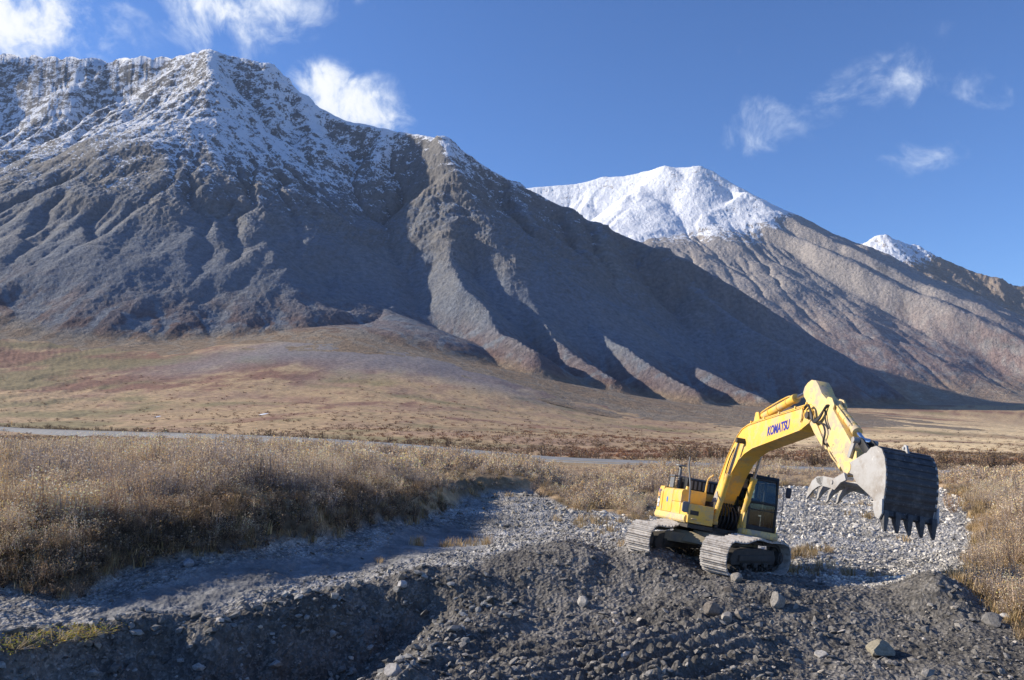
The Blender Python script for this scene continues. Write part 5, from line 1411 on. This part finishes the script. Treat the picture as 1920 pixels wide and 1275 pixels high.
def shrub(px, py, top, wd_, lab, tnt, kind='dry', nm='willow_shrub', seed=0, grp='taller shrubs standing out of the scrub'):
    g_ = ground_hit(px, py); hh = (py - top) / F * g_.y if top else .5
    Q, Cc = M_TALL[seed % 3] if kind == 'dry' else bush_variant(46, 520, .085, 1.1, kind)
    ww = wd_ / F * g_.y
    cc = np.clip(Cc * np.array(tnt), 0, .85); ns = (80 if kind == 'dry' else 92)
    root = empty(nm, g_)
    for pn, sl_ in (('branches', slice(0, ns)), ('foliage', slice(ns, None))):
        V = (Q[sl_] * np.array([ww, ww, hh], np.float32)).reshape(-1, 3)
        o = make_mesh(pn, V, np.arange(len(V)).reshape(-1, 4), M_LEAF, smooth=False, col=np.repeat(cc[sl_], 4, 0)); o.parent = root
    tag(root, lab, 'shrub', grp)


shrub(5, 985, 800, 62, 'tall golden willow shrub at the left edge of the photo', (1.15, 1.0, .75), seed=0)
shrub(62, 990, 850, 66, 'golden brown willow shrub right beside the tallest one at the left edge', (1.05, .9, .75), seed=1)
shrub(200, 975, 812, 62, 'tall willow shrub whose tan crown reaches up to the road line', (1.1, .95, .85), seed=2)
shrub(272, 980, 845, 66, 'bushy golden willow shrub right of the one reaching the road line', (1.2, 1.0, .8), seed=0)
shrub(1015, 932, 880, 44, 'grey brown round shrub behind the pale gravel patch', (.62, .58, .6), seed=1)
shrub(1130, 935, 884, 50, 'dark grey shrub between the round shrub and the excavator', (.60, .56, .58), seed=2)
shrub(1225, 930, 880, 46, 'grey brown shrub close behind the rear of the excavator', (.62, .56, .56), seed=0)
shrub(1790, 960, 905, 40, 'orange tinged shrub just right of the bucket', (1.35, .95, .5), seed=1)
shrub(1895, 1065, 965, 60, 'tan shrub at the right edge above the gravel heap', (1.15, 1.0, .8), seed=2)
for k_, (px, py) in enumerate(((30, 1216), (100, 1204), (165, 1192))):
    shrub(px, py, py - (34, 30, 26)[k_], 62, ('low twiggy shrub with yellow green leaves in the bottom left corner', 'middle one of the three low yellow leaved shrubs on the lower bank', 'low twiggy shrub with yellow leaves at the tip of the lower bank')[k_], (1.15, 1.1, .9), 'green', 'leafy_shrub', grp='low leafy shrubs on the lower bank')

# ------------------------------------------------------------------ snow patches by the road
M_SNOWP = simple_mat('snow', (.85, .87, .90), .6)
for (px, py, rx, ry) in ((496, 776, 7, 3), (303, 813, 8, 2), (296, 781, 4, 2)):
    g_ = ground_hit(px, py); n_ = 14; s_ = g_.y / F
    ang_ = np.linspace(0, 2 * np.pi, n_, endpoint=False); k_ = rng.uniform(.5, 1.2, n_)
    X_ = g_.x + np.cos(ang_) * rx * s_ * k_; Y_ = g_.y + np.sin(ang_) * ry * s_ * 9 * k_
    Z_ = h_ground(X_, Y_) + .03
    V = np.stack([np.append(X_, g_.x), np.append(Y_, g_.y), np.append(Z_, h_ground(np.array([g_.x]), np.array([g_.y])) + .30)], 1)
    Fq = np.array([[i, (i + 1) % n_, n_] for i in range(n_)])
    o = make_mesh('snow_patch', V, Fq, M_SNOWP); o['kind'] = 'structure'

# ------------------------------------------------------------------ thin mountain haze
bmh = bmesh.new(); bmesh.ops.create_cube(bmh, size=1.0)
bmesh.ops.scale(bmh, vec=(29000, 29000, 1480), verts=bmh.verts); bmesh.ops.translate(bmh, vec=(0, 0, 715), verts=bmh.verts)
meh = bpy.data.meshes.new('haze'); bmh.to_mesh(meh); bmh.free()
mh = bpy.data.materials.new('mountain_air'); mh.use_nodes = True; t_ = NT(mh.node_tree)
pv = t_.node('ShaderNodeVolumePrincipled', ins={'Color': (.72, .82, 1.0, 1), 'Density': 1.6e-5, 'Anisotropy': .1}); ho = t_.node('ShaderNodeOutputMaterial'); t_.l.new(pv.outputs[0], ho.inputs['Volume'])
meh.materials.append(mh); haze = bpy.data.objects.new('haze', meh); scene.collection.objects.link(haze); haze['kind'] = 'stuff'
haze['label'] = 'thin blue mountain haze over the whole valley'
